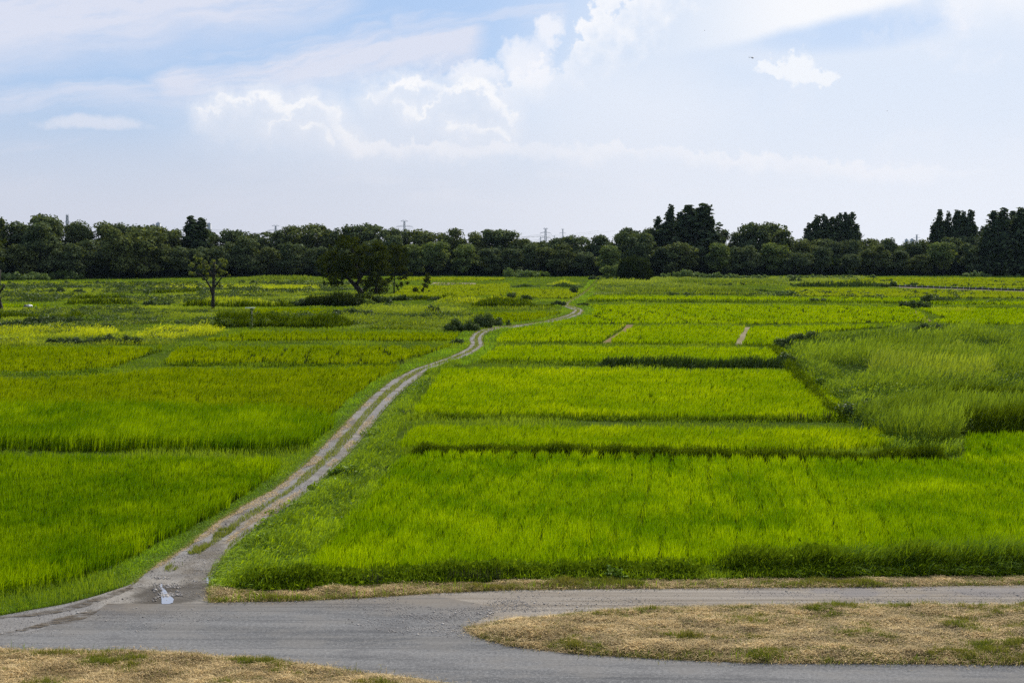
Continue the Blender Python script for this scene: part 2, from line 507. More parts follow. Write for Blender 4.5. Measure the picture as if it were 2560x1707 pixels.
M['crown_near'] = leaf_mat('crown_near', (.016, .026, .006), (.085, .105, .018), (.013, .022, .005), .20, .0, .35, rough=.6)
M['crown_dark'] = leaf_mat('crown_dark', (.010, .018, .005), (.055, .075, .016), (.010, .018, .005), .15, .0, .35, rough=.6)
M['crown_pale'] = leaf_mat('crown_pale', (.045, .075, .020), (.220, .280, .080), (.045, .07, .018), .26, .012, .2)
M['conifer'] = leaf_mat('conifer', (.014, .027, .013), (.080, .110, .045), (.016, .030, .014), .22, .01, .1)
M['vine'] = leaf_mat('vine', (.080, .130, .014), (.170, .230, .030), (.065, .110, .012), .28, .02, .2)
M['straw'] = leaf_mat('straw', (.13, .086, .036), (.68, .50, .24), (.27, .19, .080), .12, .03, .9, tcol=(1, .95, .8))
M['straw_green'] = leaf_mat('straw_green', (.08, .11, .012), (.20, .24, .04), (.19, .16, .05), .3, .02, .9)
M['meadow'] = leaf_mat('meadow', (.075, .140, .004), (.230, .330, .014), (.060, .120, .004), .38, .02, .12)
M['stalk'] = leaf_mat('stalk', (.03, .035, .015), (.06, .06, .03), (.03, .035, .015), .1, .02, .5)
M['bark'] = simple_mat('bark', (.022, .018, .014), .95, (.012, .010, .008), 2.5, bump=.5)
M['steel'] = simple_mat('steel', (.34, .37, .43), .6, (.28, .31, .36), 1.0)  # lightened and blued to give the far pylons a hazy fade
M['white_paint'] = simple_mat('white_paint', (.78, .78, .76), .5, (.6, .6, .58), 2.0)
M['board'] = simple_mat('board', (.020, .019, .020), .8, (.04, .035, .03), 2.0)
M['post'] = simple_mat('post', (.42, .40, .36), .8, (.3, .28, .25), 2.0)
M['wall_far'] = simple_mat('wall_far', (.45, .47, .50), .8, (.4, .42, .46), .1)
M['glass_far'] = simple_mat('glass_far', (.10, .13, .17), .3, (.08, .10, .13), .1)
M['dark_body'] = simple_mat('dark_body', (.03, .035, .06), .4)


# ground materials ------------------------------------------------------------
def ground_mat(name, fn, rough=0.95, bump=(0.25, 12.0)):
    m = bpy.data.materials.new(name); m.use_nodes = True; nt = m.node_tree
    b = nt.nodes['Principled BSDF']; b.inputs['Roughness'].default_value = rough
    b.inputs['Specular IOR Level'].default_value = 0.0
    tc = nt.nodes.new('ShaderNodeTexCoord'); sp = nt.nodes.new('ShaderNodeSeparateXYZ')
    nt.links.new(tc.outputs['Object'], sp.inputs[0])
    x, y = X(nt, sp.outputs[0]), X(nt, sp.outputs[1])
    nt.links.new(fn(nt, x, y), b.inputs['Base Color'])
    if bump:
        h = xnoise(nt, x, y, 0, bump[1], 6, 0.7)
        bp = nt.nodes.new('ShaderNodeBump'); bp.inputs['Strength'].default_value = bump[0]; bp.inputs['Distance'].default_value = 0.05
        nt.links.new(h.s, bp.inputs['Height']); nt.links.new(bp.outputs[0], b.inputs['Normal'])
    return m


def f_ground(nt, x, y):
    a = xnoise(nt, x, y, 0, .05, 6, .6).ss(.35, .65); b = xnoise(nt, x, y, 3, .6, 6, .65).ss(.35, .65)
    c = xmix(nt, a, (0.039, 0.058, 0.008), (0.058, 0.083, 0.010))
    return xmix(nt, b * .6, c, (0.025, 0.039, 0.007))


def f_mud(nt, x, y):
    a = xnoise(nt, x, y, 0, .8, 6, .6).ss(.35, .65)
    return xmix(nt, a, (.010, .016, .002), (.020, .030, .004))  # mud coloured near black so gaps between blades read as deep shade


def f_asphalt(nt, x, y):
    st = xnoise(nt, x * .12 - y * .02, y * 1.6 + x * .15, 0, 1.0, 6, .6)
    st2 = xnoise(nt, x * .05, y * .55 + x * .05, 9, 1.0, 4, .5)
    g = xnoise(nt, x, y, 2, 28.0, 4, .8)
    blot = xnoise(nt, x, y, 4, .55, 6, .6)
    c = xmix(nt, st.ss(.35, .68), (.072, .074, .078), (.120, .121, .124))
    c = xmix(nt, st2.ss(.42, .62) * .5, c, (.165, .163, .163))
    g2 = xnoise(nt, x, y, 5, 9.0, 5, .85)
    c = xmix(nt, g.ss(.52, .66) * .7, c, (.24, .235, .23))
    c = xmix(nt, g2.ss(.50, .62) * .42, c, (.26, .258, .255))
    c = xmix(nt, g2.ss(.48, .38) * .45, c, (.048, .048, .050))
    c = xmix(nt, g.ss(.45, .30) * .7, c, (0.043, 0.042, 0.040))
    # brown dust carried in from the gravel side (far edge) and from the field track
    dust = (y + x * .02 + (blot - .5) * 3.5).ss(43.6, 46.6)
    c = xmix(nt, dust * .75, c, (0.164, 0.140, 0.112))
    mud = (x * -1.0 + (blot - .5) * 6 + (y - 45.0) * 1.2).ss(9.5, 14.5)
    c = xmix(nt, mud * .55, c, (0.133, 0.112, 0.087))
    ru = xnoise(nt, x * .25 + y * .6, y * 2.2 - x * .7, 6, 1.0, 5, .6).ss(.56, .66) * mud
    c = xmix(nt, ru * .85, c, (0.059, 0.048, 0.037))
    pt = xnoise(nt, x * .35, y * .55, 33, 1.0, 6, .62)
    c = xmix(nt, pt.ss(.46, .60) * .45, c, (.150, .143, .135))
    c = xmix(nt, pt.ss(.44, .34) * .40, c, (.072, .072, .076))
    rr_ = ((x - 4.0) * (x - 4.0) * .030 + y).__sub__(46.0)
    tyre = xnoise(nt, rr_ * 4.0, x * .08, 35, 1.0, 4, .6)
    c = xmix(nt, tyre.ss(.55, .66) * .35 * (x + 9).ss(0, 8), c, (.175, .165, .152))
    arc = xnoise(nt, x * .06, y * 3.2 + x * x * .004 + x * .05, 14, 1.0, 4, .55)
    c = xmix(nt, arc.ss(.54, .66) * .25, c, (.175, .170, .162))
    c = xmix(nt, arc.ss(.44, .37) * .32, c, (.060, .062, .066))
    # hairline cracks
    cb = nt.nodes.new('ShaderNodeCombineXYZ'); nt.links.new((x + (blot - .5) * 1.6).s, cb.inputs[0]); nt.links.new((y + (st - .5) * .9).s, cb.inputs[1])
    vo = nt.nodes.new('ShaderNodeTexVoronoi'); vo.feature = 'DISTANCE_TO_EDGE'; vo.inputs['Scale'].default_value = .35
    nt.links.new(cb.outputs[0], vo.inputs['Vector'])
    cr = X(nt, vo.outputs['Distance']).ss(.018, .004) * xnoise(nt, x, y, 8, .3, 3, .5).ss(.5, .62)
    return xmix(nt, cr * .0, c, (0.043, 0.040, 0.037))


def f_gravel(nt, x, y):
    st = xnoise(nt, x * .08, y * 2.4 + x * .02, 0, 1.0, 6, .6)
    g = xnoise(nt, x, y, 2, 17.0, 6, .85); b = xnoise(nt, x, y, 4, .5, 5, .6)
    c = xmix(nt, st.ss(.35, .65), (0.155, 0.133, 0.108), (0.238, 0.216, 0.189))
    c = xmix(nt, g.ss(.52, .68) * .7, c, (0.317, 0.302, 0.288))
    c = xmix(nt, g.ss(.46, .34) * .8, c, (0.061, 0.054, 0.047))
    mid = (b.ss(.40, .58)) * ((y - 47.0 + (b - .5) * .5) * (y - 47.0)).ss(.7, .08) * x.ss(6, 12)
    c = xmix(nt, mid * .55, c, (0.144, 0.140, 0.151))
    return c


def f_track(nt, x, y):
    g = xnoise(nt, x, y, 2, 12.0, 6, .85); b = xnoise(nt, x, y, 4, .7, 6, .6); l = xnoise(nt, x, y, 6, .22, 5, .6)
    c = xmix(nt, b.ss(.38, .62), (.105, .092, .076), (.205, .190, .170))
    c = xmix(nt, l.ss(.42, .58) * .7, c, (.165, .163, .165))
    c = xmix(nt, g.ss(.52, .64) * .65, c, (.32, .31, .30))
    c = xmix(nt, g.ss(.46, .36) * .8, c, (.050, .044, .038))
    # damp earth round the puddle
    wx, wy = x + 11.8, y - 46.6
    wet = (wx * wx * .45 + wy * wy * .35 + (b - .5) * 3.2).ss(1.7, .3)
    return xmix(nt, wet * .75, c, (.055, .050, .044))


def f_soil(nt, x, y):
    b = xnoise(nt, x, y, 4, 1.5, 6, .65).ss(.3, .7)
    return xmix(nt, b, (0.112, 0.081, 0.045), (0.189, 0.140, 0.081))


def f_soil_pale(nt, x, y):
    b = xnoise(nt, x, y, 4, .15, 6, .65).ss(.3, .7)
    return xmix(nt, b, (0.154, 0.133, 0.084), (0.210, 0.182, 0.126))


M['ground'] = ground_mat('ground_weeds', f_ground, bump=(.5, 3.0))
M['mud'] = ground_mat('paddy_mud', f_mud)
M['asphalt'] = ground_mat('asphalt', f_asphalt, .9, (.25, 26.0))
M['gravel'] = ground_mat('gravel', f_gravel, .95, (.8, 16.0))
M['track'] = ground_mat('track_dirt', f_track, .95, (.8, 12.0))
M['soil'] = ground_mat('soil', f_soil, .95, (.8, 8.0))
M['soil_pale'] = ground_mat('soil_pale', f_soil_pale, .95)

# ------------------------------------------------------------------ ground, roads
g = mesh_np('ground', np.array([(-6000, -60, 0), (6000, -60, 0), (6000, 12000, 0), (-6000, 12000, 0)]), np.array([(0, 1, 2), (0, 2, 3)]), None, M['ground'])
tag(link('ground', g), kind='structure')

TL = [(327, 1464), (392, 1413), (463, 1370), (544, 1304), (615, 1261), (680, 1228), (762, 1163), (805, 1119), (871, 1049), (925, 994), (980, 951), (1034, 923.5), (1080, 908), (1116, 896), (1143, 884), (1165, 873), (1175, 862), (1172, 848), (1181, 836), (1200, 826), (1239, 817), (1277, 814), (1317, 810), (1358, 804), (1398, 794), (1422, 786), (1435, 776), (1419, 770), (1405, 765), (1414, 757), (1438, 744), (1463, 728), (1479, 715), (1487, 705), (1492, 697)]
TR = [(524, 1508), (527, 1440), (577, 1370), (650, 1310), (729, 1261), (790, 1212), (871, 1136), (915, 1085), (958, 1027), (990, 992), (1018, 967), (1067, 929), (1110, 911), (1151, 897), (1175, 888), (1192, 881), (1211, 864), (1206, 851), (1209, 840), (1222, 829), (1256, 821.5), (1293, 819), (1342, 810), (1390, 804), (1430, 796), (1455, 786), (1461, 778), (1452, 772), (1438, 768), (1421, 763), (1427, 755), (1447, 744), (1467, 730), (1481, 716.5), (1488, 706), (1493, 698)]


def resample(P, n):
    P = np.asarray(P, float); d = np.r_[0, np.cumsum(np.hypot(*np.diff(P, axis=0).T))]
    # equal steps in log depth keeps near and far alike
    t = np.linspace(0, 1, n); s = np.interp(t, np.linspace(0, 1, len(P)), d)
    return np.stack([np.interp(s, d, P[:, 0]), np.interp(s, d, P[:, 1])], 1)


wl, wr = GL(TL), GL(TR)
# pair the right side to the left by nearest progress
NT = 160
wl2 = resample(wl, NT); wr2 = resample(wr, NT)
trk_poly = np.concatenate([wl, wr[::-1]])
ts = sheet('dirt_track', trk_poly, .030, M['track'], .0)
apron = GL([(-300, 1590), (0, 1541), (163, 1511), (245, 1489), (327, 1462), (392, 1411), (460, 1385), (540, 1400), (524, 1440), (520, 1470), (524, 1509), (640, 1510), (700, 1530), (500, 1560), (200, 1600), (-300, 1680)])
sheet('dirt_apron', apron, .024, M['track'], .10, .3, 3)
road_up = [(-400, 1600), (0, 1556), (120, 1538), (255, 1548), (290, 1505), (430, 1511), (522, 1508), (640, 1509), (762, 1505), (925, 1497), (1088, 1486), (1280, 1479)]
asph = GL([(-400, 1600), (60, 1585), (150, 1560), (240, 1528), (268, 1510), (430, 1511), (522, 1508), (762, 1505), (925, 1497), (1088, 1490), (1240, 1520), (1180, 1565), (1165, 1574), (1197, 1595), (1280, 1617), (1443, 1636), (1661, 1649), (1879, 1659), (2205, 1660), (2560, 1663), (3200, 1668), (3200, 1800), (1300, 1800), (1034, 1706), (871, 1686), (653, 1659), (463, 1643), (327, 1635), (109, 1635), (0, 1629), (-400, 1650)])
sheet('asphalt_road', asph, .036, M['asphalt'], .05, .25, 11)
grav = GL([(640, 1512), (762, 1503), (925, 1495), (1088, 1484), (1280, 1476), (1606, 1473), (1933, 1470), (2205, 1469), (2560, 1463), (3200, 1455), (3200, 1514), (2560, 1517), (2096, 1518), (1770, 1523), (1552, 1532), (1389, 1549), (1280, 1556), (1165, 1576), (1150, 1575), (1000, 1540), (860, 1524)])
sheet('gravel_road', grav, .031, M['gravel'], .06, .25, 13)

# dark mud dragged along the left edge of the junction
M['road_mud'] = ground_mat('road_mud', lambda nt, x, y: xmix(nt, xnoise(nt, x * .6, y * 2.5, 2, 3.0, 6, .7).ss(.35, .62), (.052, .042, .032), (.130, .112, .090)), .95, (.9, 10.0))
sheet('mud_streak', GL([(-60, 1600), (0, 1590), (82, 1574), (163, 1560), (207, 1552), (253, 1526), (225, 1527), (190, 1538), (136, 1551), (54, 1573), (0, 1585), (-60, 1594)]), .048, M['road_mud'], .16, .12, 21)
sheet('mud_streak', GL([(-60, 1556), (0, 1549), (60, 1545), (140, 1536), (210, 1518), (290, 1492), (335, 1470), (326, 1466), (245, 1494), (163, 1518), (60, 1540), (-60, 1551)]), .050, M['road_mud'], .16, .12, 23)
nt_ = M['road_mud'].node_tree; tc_ = nt_.nodes.new('ShaderNodeTexCoord'); sp_ = nt_.nodes.new('ShaderNodeSeparateXYZ'); nt_.links.new(tc_.outputs['Object'], sp_.inputs[0])
nt_.links.new(xnoise(nt_, X(nt_, sp_.outputs[0]) * .5, X(nt_, sp_.outputs[1]) * 2.2, 7, 2.6, 7, .75).ss(.40, .60).s, nt_.nodes['Principled BSDF'].inputs['Alpha'])
# puddle
pud = GL([(404, 1458), (409, 1470), (418, 1484), (428, 1493), (435, 1500), (430, 1508), (420, 1511), (402, 1511), (404, 1500), (401, 1488), (405, 1474), (401, 1464)])
mw = bpy.data.materials.new('puddle_water'); mw.use_nodes = True
b = mw.node_tree.nodes['Principled BSDF']; b.inputs['Base Color'].default_value = (.22, .22, .24, 1); b.inputs['Roughness'].default_value = .06; b.inputs['IOR'].default_value = 1.5; b.inputs['Specular IOR Level'].default_value = 1.0
sheet('puddle', pud, .042, mw, .07, .10, 5)
sheet('puddle', GL([(517, 1443), (528, 1440), (532, 1452), (522, 1462), (514, 1455)]), .043, mw, .12, .06, 8)
wet = GL([(402, 1450), (430, 1452), (462, 1500), (452, 1509), (395, 1510), (392, 1480)])


# ------------------------------------------------------------------ rice paddies
PADDIES = []
def rice(name, label, pts, mat, h=.75, n50=170, seed=0, row=None, lean=(.10, .02), soil=True, rough=.12, wmul=1.0, patch=.20, kind='stuff', cat='rice field'):
    n50 = n50 * 1.3
    rng = np.random.default_rng(seed + 100)
    poly = GL(pts); PADDIES.append(poly)
    P = sample(poly, n50, rng)
    d = P[:, 1]
    # bare lines between rows, dark pockets
    keep = np.ones(len(P), bool)
    if row is not None:
        az, sp_ = row
        q = P[:, 0] * math.cos(az) - P[:, 1] * math.sin(az)
        ph = (q / sp_ + (fbm(P[:, 0] * .15, P[:, 1] * .15, seed) - .5) * .8) % 1.0
        dep = np.exp(-((ph - .5) / .16) ** 2) * np.clip((vnoise(P[:, 0] * .22, P[:, 1] * .06, seed + 4) - .08) * 3, 0, 1)
        keep &= rng.random(len(P)) > dep * .72
    else: dep = np.zeros(len(P))
    P = P[keep]; dep = dep[keep]
    m0 = len(P) // 6; sel = rng.permutation(len(P))[:m0]; HC = P[sel]; K = 6
    hv = rng.normal(0, 1, m0); hs = rng.uniform(.85, 1.08, m0)
    ang = rng.uniform(0, 2 * math.pi, (m0, K)); rad = rng.uniform(.1, 1, (m0, K))
    out = np.stack([np.cos(ang), np.sin(ang)], 2) * rad[:, :, None]
    P = (HC[:, None, :] + out * .06 * (1 + HC[:, None, 1:2] / 60)).reshape(-1, 2); out = out.reshape(-1, 2)
    hv = np.repeat(hv, K); hs = np.repeat(hs, K); dep = np.repeat(dep[sel], K); d = P[:, 1]; n = len(P)
    pn = fbm(P[:, 0] * .35, P[:, 1] * .35, seed + 9, 4); pn2 = fbm(P[:, 0] * .07, P[:, 1] * .05, seed + 19, 3)
    H = h * (1 + (pn - .5) * 2 * patch * np.clip(1.3 - d / 130, .35, 1) + (pn2 - .5) * .3 - dep * .35) * hs * rng.uniform(.8, 1.1, n)
    W = np.maximum(.014, .50 * d / 1360) * rng.uniform(.7, 1.3, n) * wmul
    yaw = rng.uniform(0, math.pi, n)
    spread = np.minimum(h * .28, .3)
    even = np.clip(1.25 - d / 130, .45, 1)[:, None]
    ln = out * spread * 1.3 * even + rng.normal(size=(n, 2)) * spread * .25 * even + np.array(lean) * (0.5 + 2 * pn2[:, None]) * h / .75
    B = np.concatenate([P, np.full((n, 1), .02)], 1)
    W *= np.clip(.8 + d / 300, 1, 1.35)
    v = np.clip(.45 + hv * .24 * np.clip(70 / d, .3, 1) + rng.normal(0, .12, n) + (pn - .5) * 1.8 * np.clip(90 / d, .5, 1), 0, 1)
    V, T, vv = blades(B, H, W, yaw, ln, v)
    o = link(name, mesh_np(name, V, T, {'v': vv}, mat))
    tag(o, label, cat, None, kind)
    if soil:
        sheet('paddy_soil', poly, .012, M['mud'])
    return o


Z = .6
rice('rice_paddy', 'deep green rice paddy in the left foreground, its dark front edge facing the dirt track', [(-500, 1580), (0, 1497), (54, 1488), (163, 1468), (245, 1440), (327, 1402), (435, 1348), (544, 1288), (626, 1234), (695, 1184), (700, 1155), (691, 1140, Z), (327, 1134, Z), (0, 1130, Z), (-500, 1125, Z)], M['rice_deep'], .78, 230, 1, (math.atan(.42), 1.3), (.05, -.01), patch=.12)
rice('tall_grass_belt', 'taller feathery grass field with a shaded front, behind the left foreground paddy', [(-500, 1124), (0, 1126), (327, 1131), (675, 1136), (770, 1125), (815, 1085), (840, 1035, .8), (700, 1018, .8), (300, 1005, .8), (0, 1010, .8), (-500, 1010, .8)], M['rice_deep'], 1.25, 210, 2, None, (.10, 0), patch=.25, cat='grass field')
rice('rice_paddy', 'olive green rice paddy left of the track, behind the tall feathery grass', [(-500, 1030), (0, 1028), (300, 1022), (700, 1032), (826, 1040), (868, 1005), (925, 962), (1000, 924), (960, 912, Z), (700, 918, Z), (403, 915, Z), (340, 925, Z), (190, 938, Z), (0, 942, Z), (-500, 945, Z)], M['rice_olive'], .75, 170, 3, None, (.12, 0))
rice('rice_paddy', 'olive rice paddy at the left edge below the yellow weeds', [(-400, 935), (0, 936), (170, 934), (270, 926), (330, 902), (395, 872), (410, 864, Z), (0, 862, Z), (-400, 862, Z)], M['rice_olive'], .7, 150, 4, None, (.1, 0))
rice('rice_paddy', 'olive rice paddy between the grassy bund and the bend of the track', [(408, 910), (700, 912), (965, 914), (1060, 890), (1130, 866), (1120, 860, Z), (800, 860, Z), (446, 862, Z)], M['rice_olive'], .7, 150, 5, (math.atan(-.12), 3.0), (.1, 0))
rice('rice_paddy', 'narrow rice paddy in front of the long reed belt on the left', [(470, 856), (800, 853), (1130, 855), (1150, 835), (1140, 828, Z), (800, 824, Z), (620, 826, Z), (520, 842, Z)], M['rice_olive'], .7, 140, 6, None, (.1, 0))
# right side
rice('rice_paddy', 'large bright rice paddy in the right foreground with faint planting rows', [(748, 1449), (1000, 1437), (1400, 1428), (1800, 1422), (2200, 1415), (3100, 1400), (3100, 1060, Z), (2440, 1079, Z), (2405, 1100), (2420, 1150), (2390, 1167), (2000, 1164), (1500, 1155), (1280, 1150), (1060, 1150), (1000, 1165), (930, 1240), (850, 1330)], M['rice_front'], .72, 260, 7, (math.atan(.14), 1.0), (.03, .01), patch=.14)
rice('rice_paddy', 'bright rice paddy between the thin weedy bund and the long dark bund', [(985, 1130), (1300, 1128), (1700, 1132), (2100, 1130), (2260, 1122), (2190, 1085), (2120, 1066, Z), (1800, 1062, Z), (1400, 1060, Z), (1040, 1058, Z)], M['rice_bright'], .72, 190, 8, None, (.1, 0))
rice('rice_paddy', 'brightest wide rice paddy in the middle right, left of the reed thicket', [(1030, 1040), (1400, 1046), (1800, 1050), (2130, 1052), (2090, 1000), (2040, 950), (1990, 922, Z), (1500, 915, Z), (1110, 915, Z)], M['rice_bright'], .7, 180, 9, None, (.1, 0))
rice('rice_paddy', 'bright rice paddy strip behind the tall dark grass bund on the right', [(1200, 905), (1500, 906), (1980, 912), (1965, 880), (1950, 866, Z), (1500, 862, Z), (1250, 860, Z), (1235, 880)], M['rice_bright'], .7, 160, 10, None, (.1, 0))
rice('rice_paddy', 'bright rice paddy left of the brown ditch, beside the track bends', [(1240, 857), (1498, 858), (1564, 814), (1560, 810, Z), (1420, 809, Z), (1300, 824), (1258, 838)], M['rice_bright'], .7, 150, 11, None, (.1, 0))
rice('rice_paddy', 'bright rice paddy between the two ditches', [(1522, 860), (1834, 863), (1864, 820), (1860, 812, Z), (1584, 810, Z), (1560, 832)], M['rice_bright'], .7, 150, 12, None, (.1, 0))
rice('rice_paddy', 'bright rice paddy right of the second ditch, running up to the reed thicket', [(1856, 864), (1960, 866), (1970, 845), (2060, 832), (2260, 812), (2230, 808, Z), (1880, 812, Z), (1870, 835)], M['rice_bright'], .7, 150, 13, None, (.1, 0))
rice('rice_paddy', 'wide yellow-green rice paddy beyond the two ditches', [(1345, 815), (1430, 804), (1475, 790), (1490, 775), (1470, 760, Z), (1700, 757, Z), (2270, 763, Z), (2290, 780), (2330, 806), (2230, 808), (1860, 812), (1560, 810), (1400, 812)], M['rice_bright'], .65, 150, 14, (math.atan(-.1), 6.0), (.1, 0))
rice('rice_paddy', 'thin bright rice strip behind the long low bund on the right', [(1470, 750), (1900, 752), (2260, 757), (2320, 750), (2300, 742, Z), (1800, 738, Z), (1480, 736, Z)], M['rice_bright'], .65, 140, 15, None, (.1, 0))
rice('rice_paddy', 'yellow-green rice paddy beyond the reed thicket at the right edge', [(2330, 806), (2420, 812), (3000, 815), (3000, 768, Z), (2420, 768, Z), (2300, 774), (2370, 800)], M['rice_bright'], .7, 140, 16, None, (.1, 0))
rice('rice_paddy', 'pale rice paddy in front of the low dark fence on the right', [(1980, 742), (2100, 742), (2300, 745), (3000, 750), (3000, 730, Z), (2560, 727, Z), (2230, 720, Z), (1960, 716, Z)], M['rice_far'], .65, 130, 17, None, (.1, 0))
rice('rice_paddy', 'narrow rice strip at the right edge between two dark hedgerows', [(2330, 762), (3000, 766), (3000, 752, Z), (2330, 750, Z)], M['rice_bright'], .65, 120, 23, None, (.1, 0))
rice('rice_paddy', 'farthest pale rice field along the foot of the wood on the right', [(2000, 712), (2230, 713), (2600, 722), (3000, 724), (3000, 694, Z), (2150, 692, Z), (2000, 694, Z)], M['rice_far'], .65, 120, 18, None, (.1, 0))
rice('rice_paddy', 'pale rice field in the gap right of the big spreading tree', [(980, 742), (1100, 744), (1260, 740), (1275, 722), (1270, 706, Z), (1100, 712, Z), (1010, 712, Z)], M['rice_far'], .65, 130, 19, None, (.1, 0))
rice('rice_paddy', 'pale rice field in front of the far clipped reed hedge, left of the track', [(1270, 745), (1430, 747), (1452, 730), (1440, 721, Z), (1275, 721, Z)], M['rice_far'], .65, 130, 20, None, (.1, 0))
rice('rice_paddy', 'thin far rice field at the foot of the wood, behind the big spreading tree', [(1000, 702), (1260, 702), (1260, 692, Z), (1000, 691, Z)], M['rice_far'], .65, 120, 24, None, (.1, 0))
rice('rice_paddy', 'wedge of green rice left of the track between dark bushes and maize-like reeds', [(1185, 815), (1260, 812), (1340, 800), (1400, 786), (1405, 776, Z), (1200, 778, Z), (1160, 790)], M['rice_olive'], .65, 150, 21, None, (.1, 0))
rice('rice_paddy', 'small bright rice plot at the left edge beside the pollarded trunk', [(-300, 769), (0, 769), (118, 769), (132, 758, Z), (0, 757, Z), (-300, 757, Z)], M['rice_bright'], .65, 130, 22, None, (.1, 0))
rice('rice_paddy', 'thin pale rice field at the foot of the wood on the far left', [(-400, 710), (0, 709), (310, 709), (330, 703, Z), (0, 703, Z), (-400, 703, Z)], M['rice_far'], .65, 120, 25, None, (.1, 0))
rice('rice_paddy', 'green rice strip behind the long reed belt, right of the lone tree', [(600, 790), (900, 790), (960, 775), (930, 768, Z), (640, 768, Z)], M['rice_olive'], .65, 130, 26, None, (.1, 0))


# ------------------------------------------------------------------ grass patches, belts
def grass(name, label, poly, mat, h=.3, n50=150, seed=0, w=1.0, lean=(.1, 0), cat='grass', hvar=.35, nsc=.4, thresh=0.0, z=.02, lie=0.0, wmin=.012, avoid=None, world=False, wsc=.5, vk=1.4, plume=0):
    rng = np.random.default_rng(seed + 500)
    poly = np.asarray(poly) if world else GL(poly)
    P = sample(poly, n50, rng)
    if avoid:
        for a in avoid: P = P[~inpoly(P, a)]
    pn = fbm(P[:, 0] * nsc, P[:, 1] * nsc, seed + 3, 4)
    if thresh > 0:
        k = pn > thresh + rng.normal(0, .03, len(P)); P = P[k]; pn = pn[k]
    n = len(P); d = P[:, 1]
    low = np.ones(n)
    if name in ('weeds', 'wild_grass', 'verge_grass'):
        m_ = d < 130; low[m_] = np.clip(polydist(P[m_], TRKR)[0] / (1.6 if name == 'weeds' else .8), .18, 1)
    H = low * h * (1 + (pn - .5) * 2.2 * hvar * 1.6) * rng.uniform(.5, 1.2, n)
    W = np.maximum(wmin, wsc * d / 1360) * rng.uniform(.6, 1.3, n) * w
    ln = rng.normal(size=(n, 2)) * h * .35 + np.array(lean) * h
    if lie > 0:
        L = h * rng.uniform(.5, 1.3, n); a = rng.uniform(0, 2 * math.pi, n)
        ln = np.stack([np.cos(a), np.sin(a)], 1) * L[:, None]; H = np.abs(rng.normal(0, 1, n)) * lie + L * .35 * .3 + .02
    v = np.clip(rng.normal(.5, .25, n) + (pn - .5) * vk, 0, 1)
    zz = z(P) if callable(z) else np.full(n, z)
    V, T, vv = blades(np.concatenate([P, zz[:, None]], 1), H, W, rng.uniform(0, math.pi, n), ln, v)
    if plume > 0:
        m = int(n * plume); i = rng.integers(0, n, m); Q = P[i]; A = Acc(); A.add(V, T, vv)
        sz = np.maximum(.05, .75 * d[i] / 1360) * rng.uniform(.5, 1.3, m)
        base = np.concatenate([Q + ln[i] * .6, (zz[i] + H[i] * .82)[:, None]], 1)
        A.add(*blades(base, H[i] * .30 + .05, sz, rng.uniform(0, 3.14, m), np.stack([sz * 2.5 + .1, rng.normal(0, .05, m)], 1), np.full(m, 1.0) * (pn[i] > .42)))
        V, T, vv = np.concatenate(A.V), np.concatenate(A.T), np.concatenate(A.v)
    o = link(name, mesh_np(name, V, T, {'v': vv}, mat))
    return tag(o, label, cat, None, 'stuff')


def belt(name, label, foot, thick, h, mat, n50=200, seed=0, lean=(.12, 0), cat='hedgerow', taper=.5, kind='stuff', gap=0.0, leafy=0.0, lmat=None, jit=.25, wsc=.5, hn=.2):
    """a hedge of upright grass: foot = photo pixels of its front foot; grows 'thick' metres back"""
    rng = np.random.default_rng(seed + 900)
    f = GL(foot); back = f.copy(); back[:, 1] += thick
    poly = np.concatenate([f, back[::-1]])
    P = sample(poly, n50 * 1.7, rng, .46)
    line = np.array(f); dist, par = polydist(P, line)
    L = np.hypot(*np.diff(line, axis=0).T).sum()
    hn_ = vnoise(par * hn, par * 0, seed) * .6 + vnoise(par * hn * 3.3, par * 0 + 3, seed + 1) * .4
    prof = .55 + .75 * hn_
    k = np.ones(len(P), bool)
    if gap > 0: k &= hn_ > gap
    k &= dist < thick * (0.6 + hn_ * .7)
    endf = np.clip(np.minimum(par, L - par) / (thick * .5), .25, 1)
    P, prof, dist, endf, hn_ = P[k], prof[k], dist[k], endf[k], hn_[k]
    n = len(P); d = P[:, 1]
    rr = rng.random(n)
    P = P + rng.normal(size=P.shape) * jit * .5
    edge = np.clip(np.minimum(dist, thick - dist) / (thick * .3), taper, 1)
    H = h * 1.12 * prof * endf * edge * rng.uniform(.6, 1.12, n)
    W = np.maximum(.022, wsc * 1.25 * d / 1360) * rng.uniform(.6, 1.4, n)
    ln = rng.normal(size=(n, 2)) * h * .22 + np.array(lean) * h
    v = np.clip(rng.normal(.42, .28, n), 0, 1)
    acc = Acc()
    acc.add(*blades(np.concatenate([P, np.full((n, 1), .02)], 1), H, W, rng.uniform(0, math.pi, n), ln, v))
    if leafy > 0:
        m = int(n * leafy); idx = rng.integers(0, n, m)
        Q = np.concatenate([P[idx], (H[idx] * rng.uniform(.15, .95, m))[:, None]], 1)
        S = np.maximum(.09, .8 * Q[:, 1] / 1360) * rng.uniform(.6, 1.4, m)
        N = rng.normal(size=(m, 3)) + np.array([0, 0, .8])
        acc.add(*leaves(Q, N, S, rng.random(m), rng))
    o = link(name, acc.mesh(name, mat))
    return tag(o, label, cat, None, kind)


ROADS = [asph, grav, apron, trk_poly]
TRKR = np.concatenate([wl, wr[::-1]])
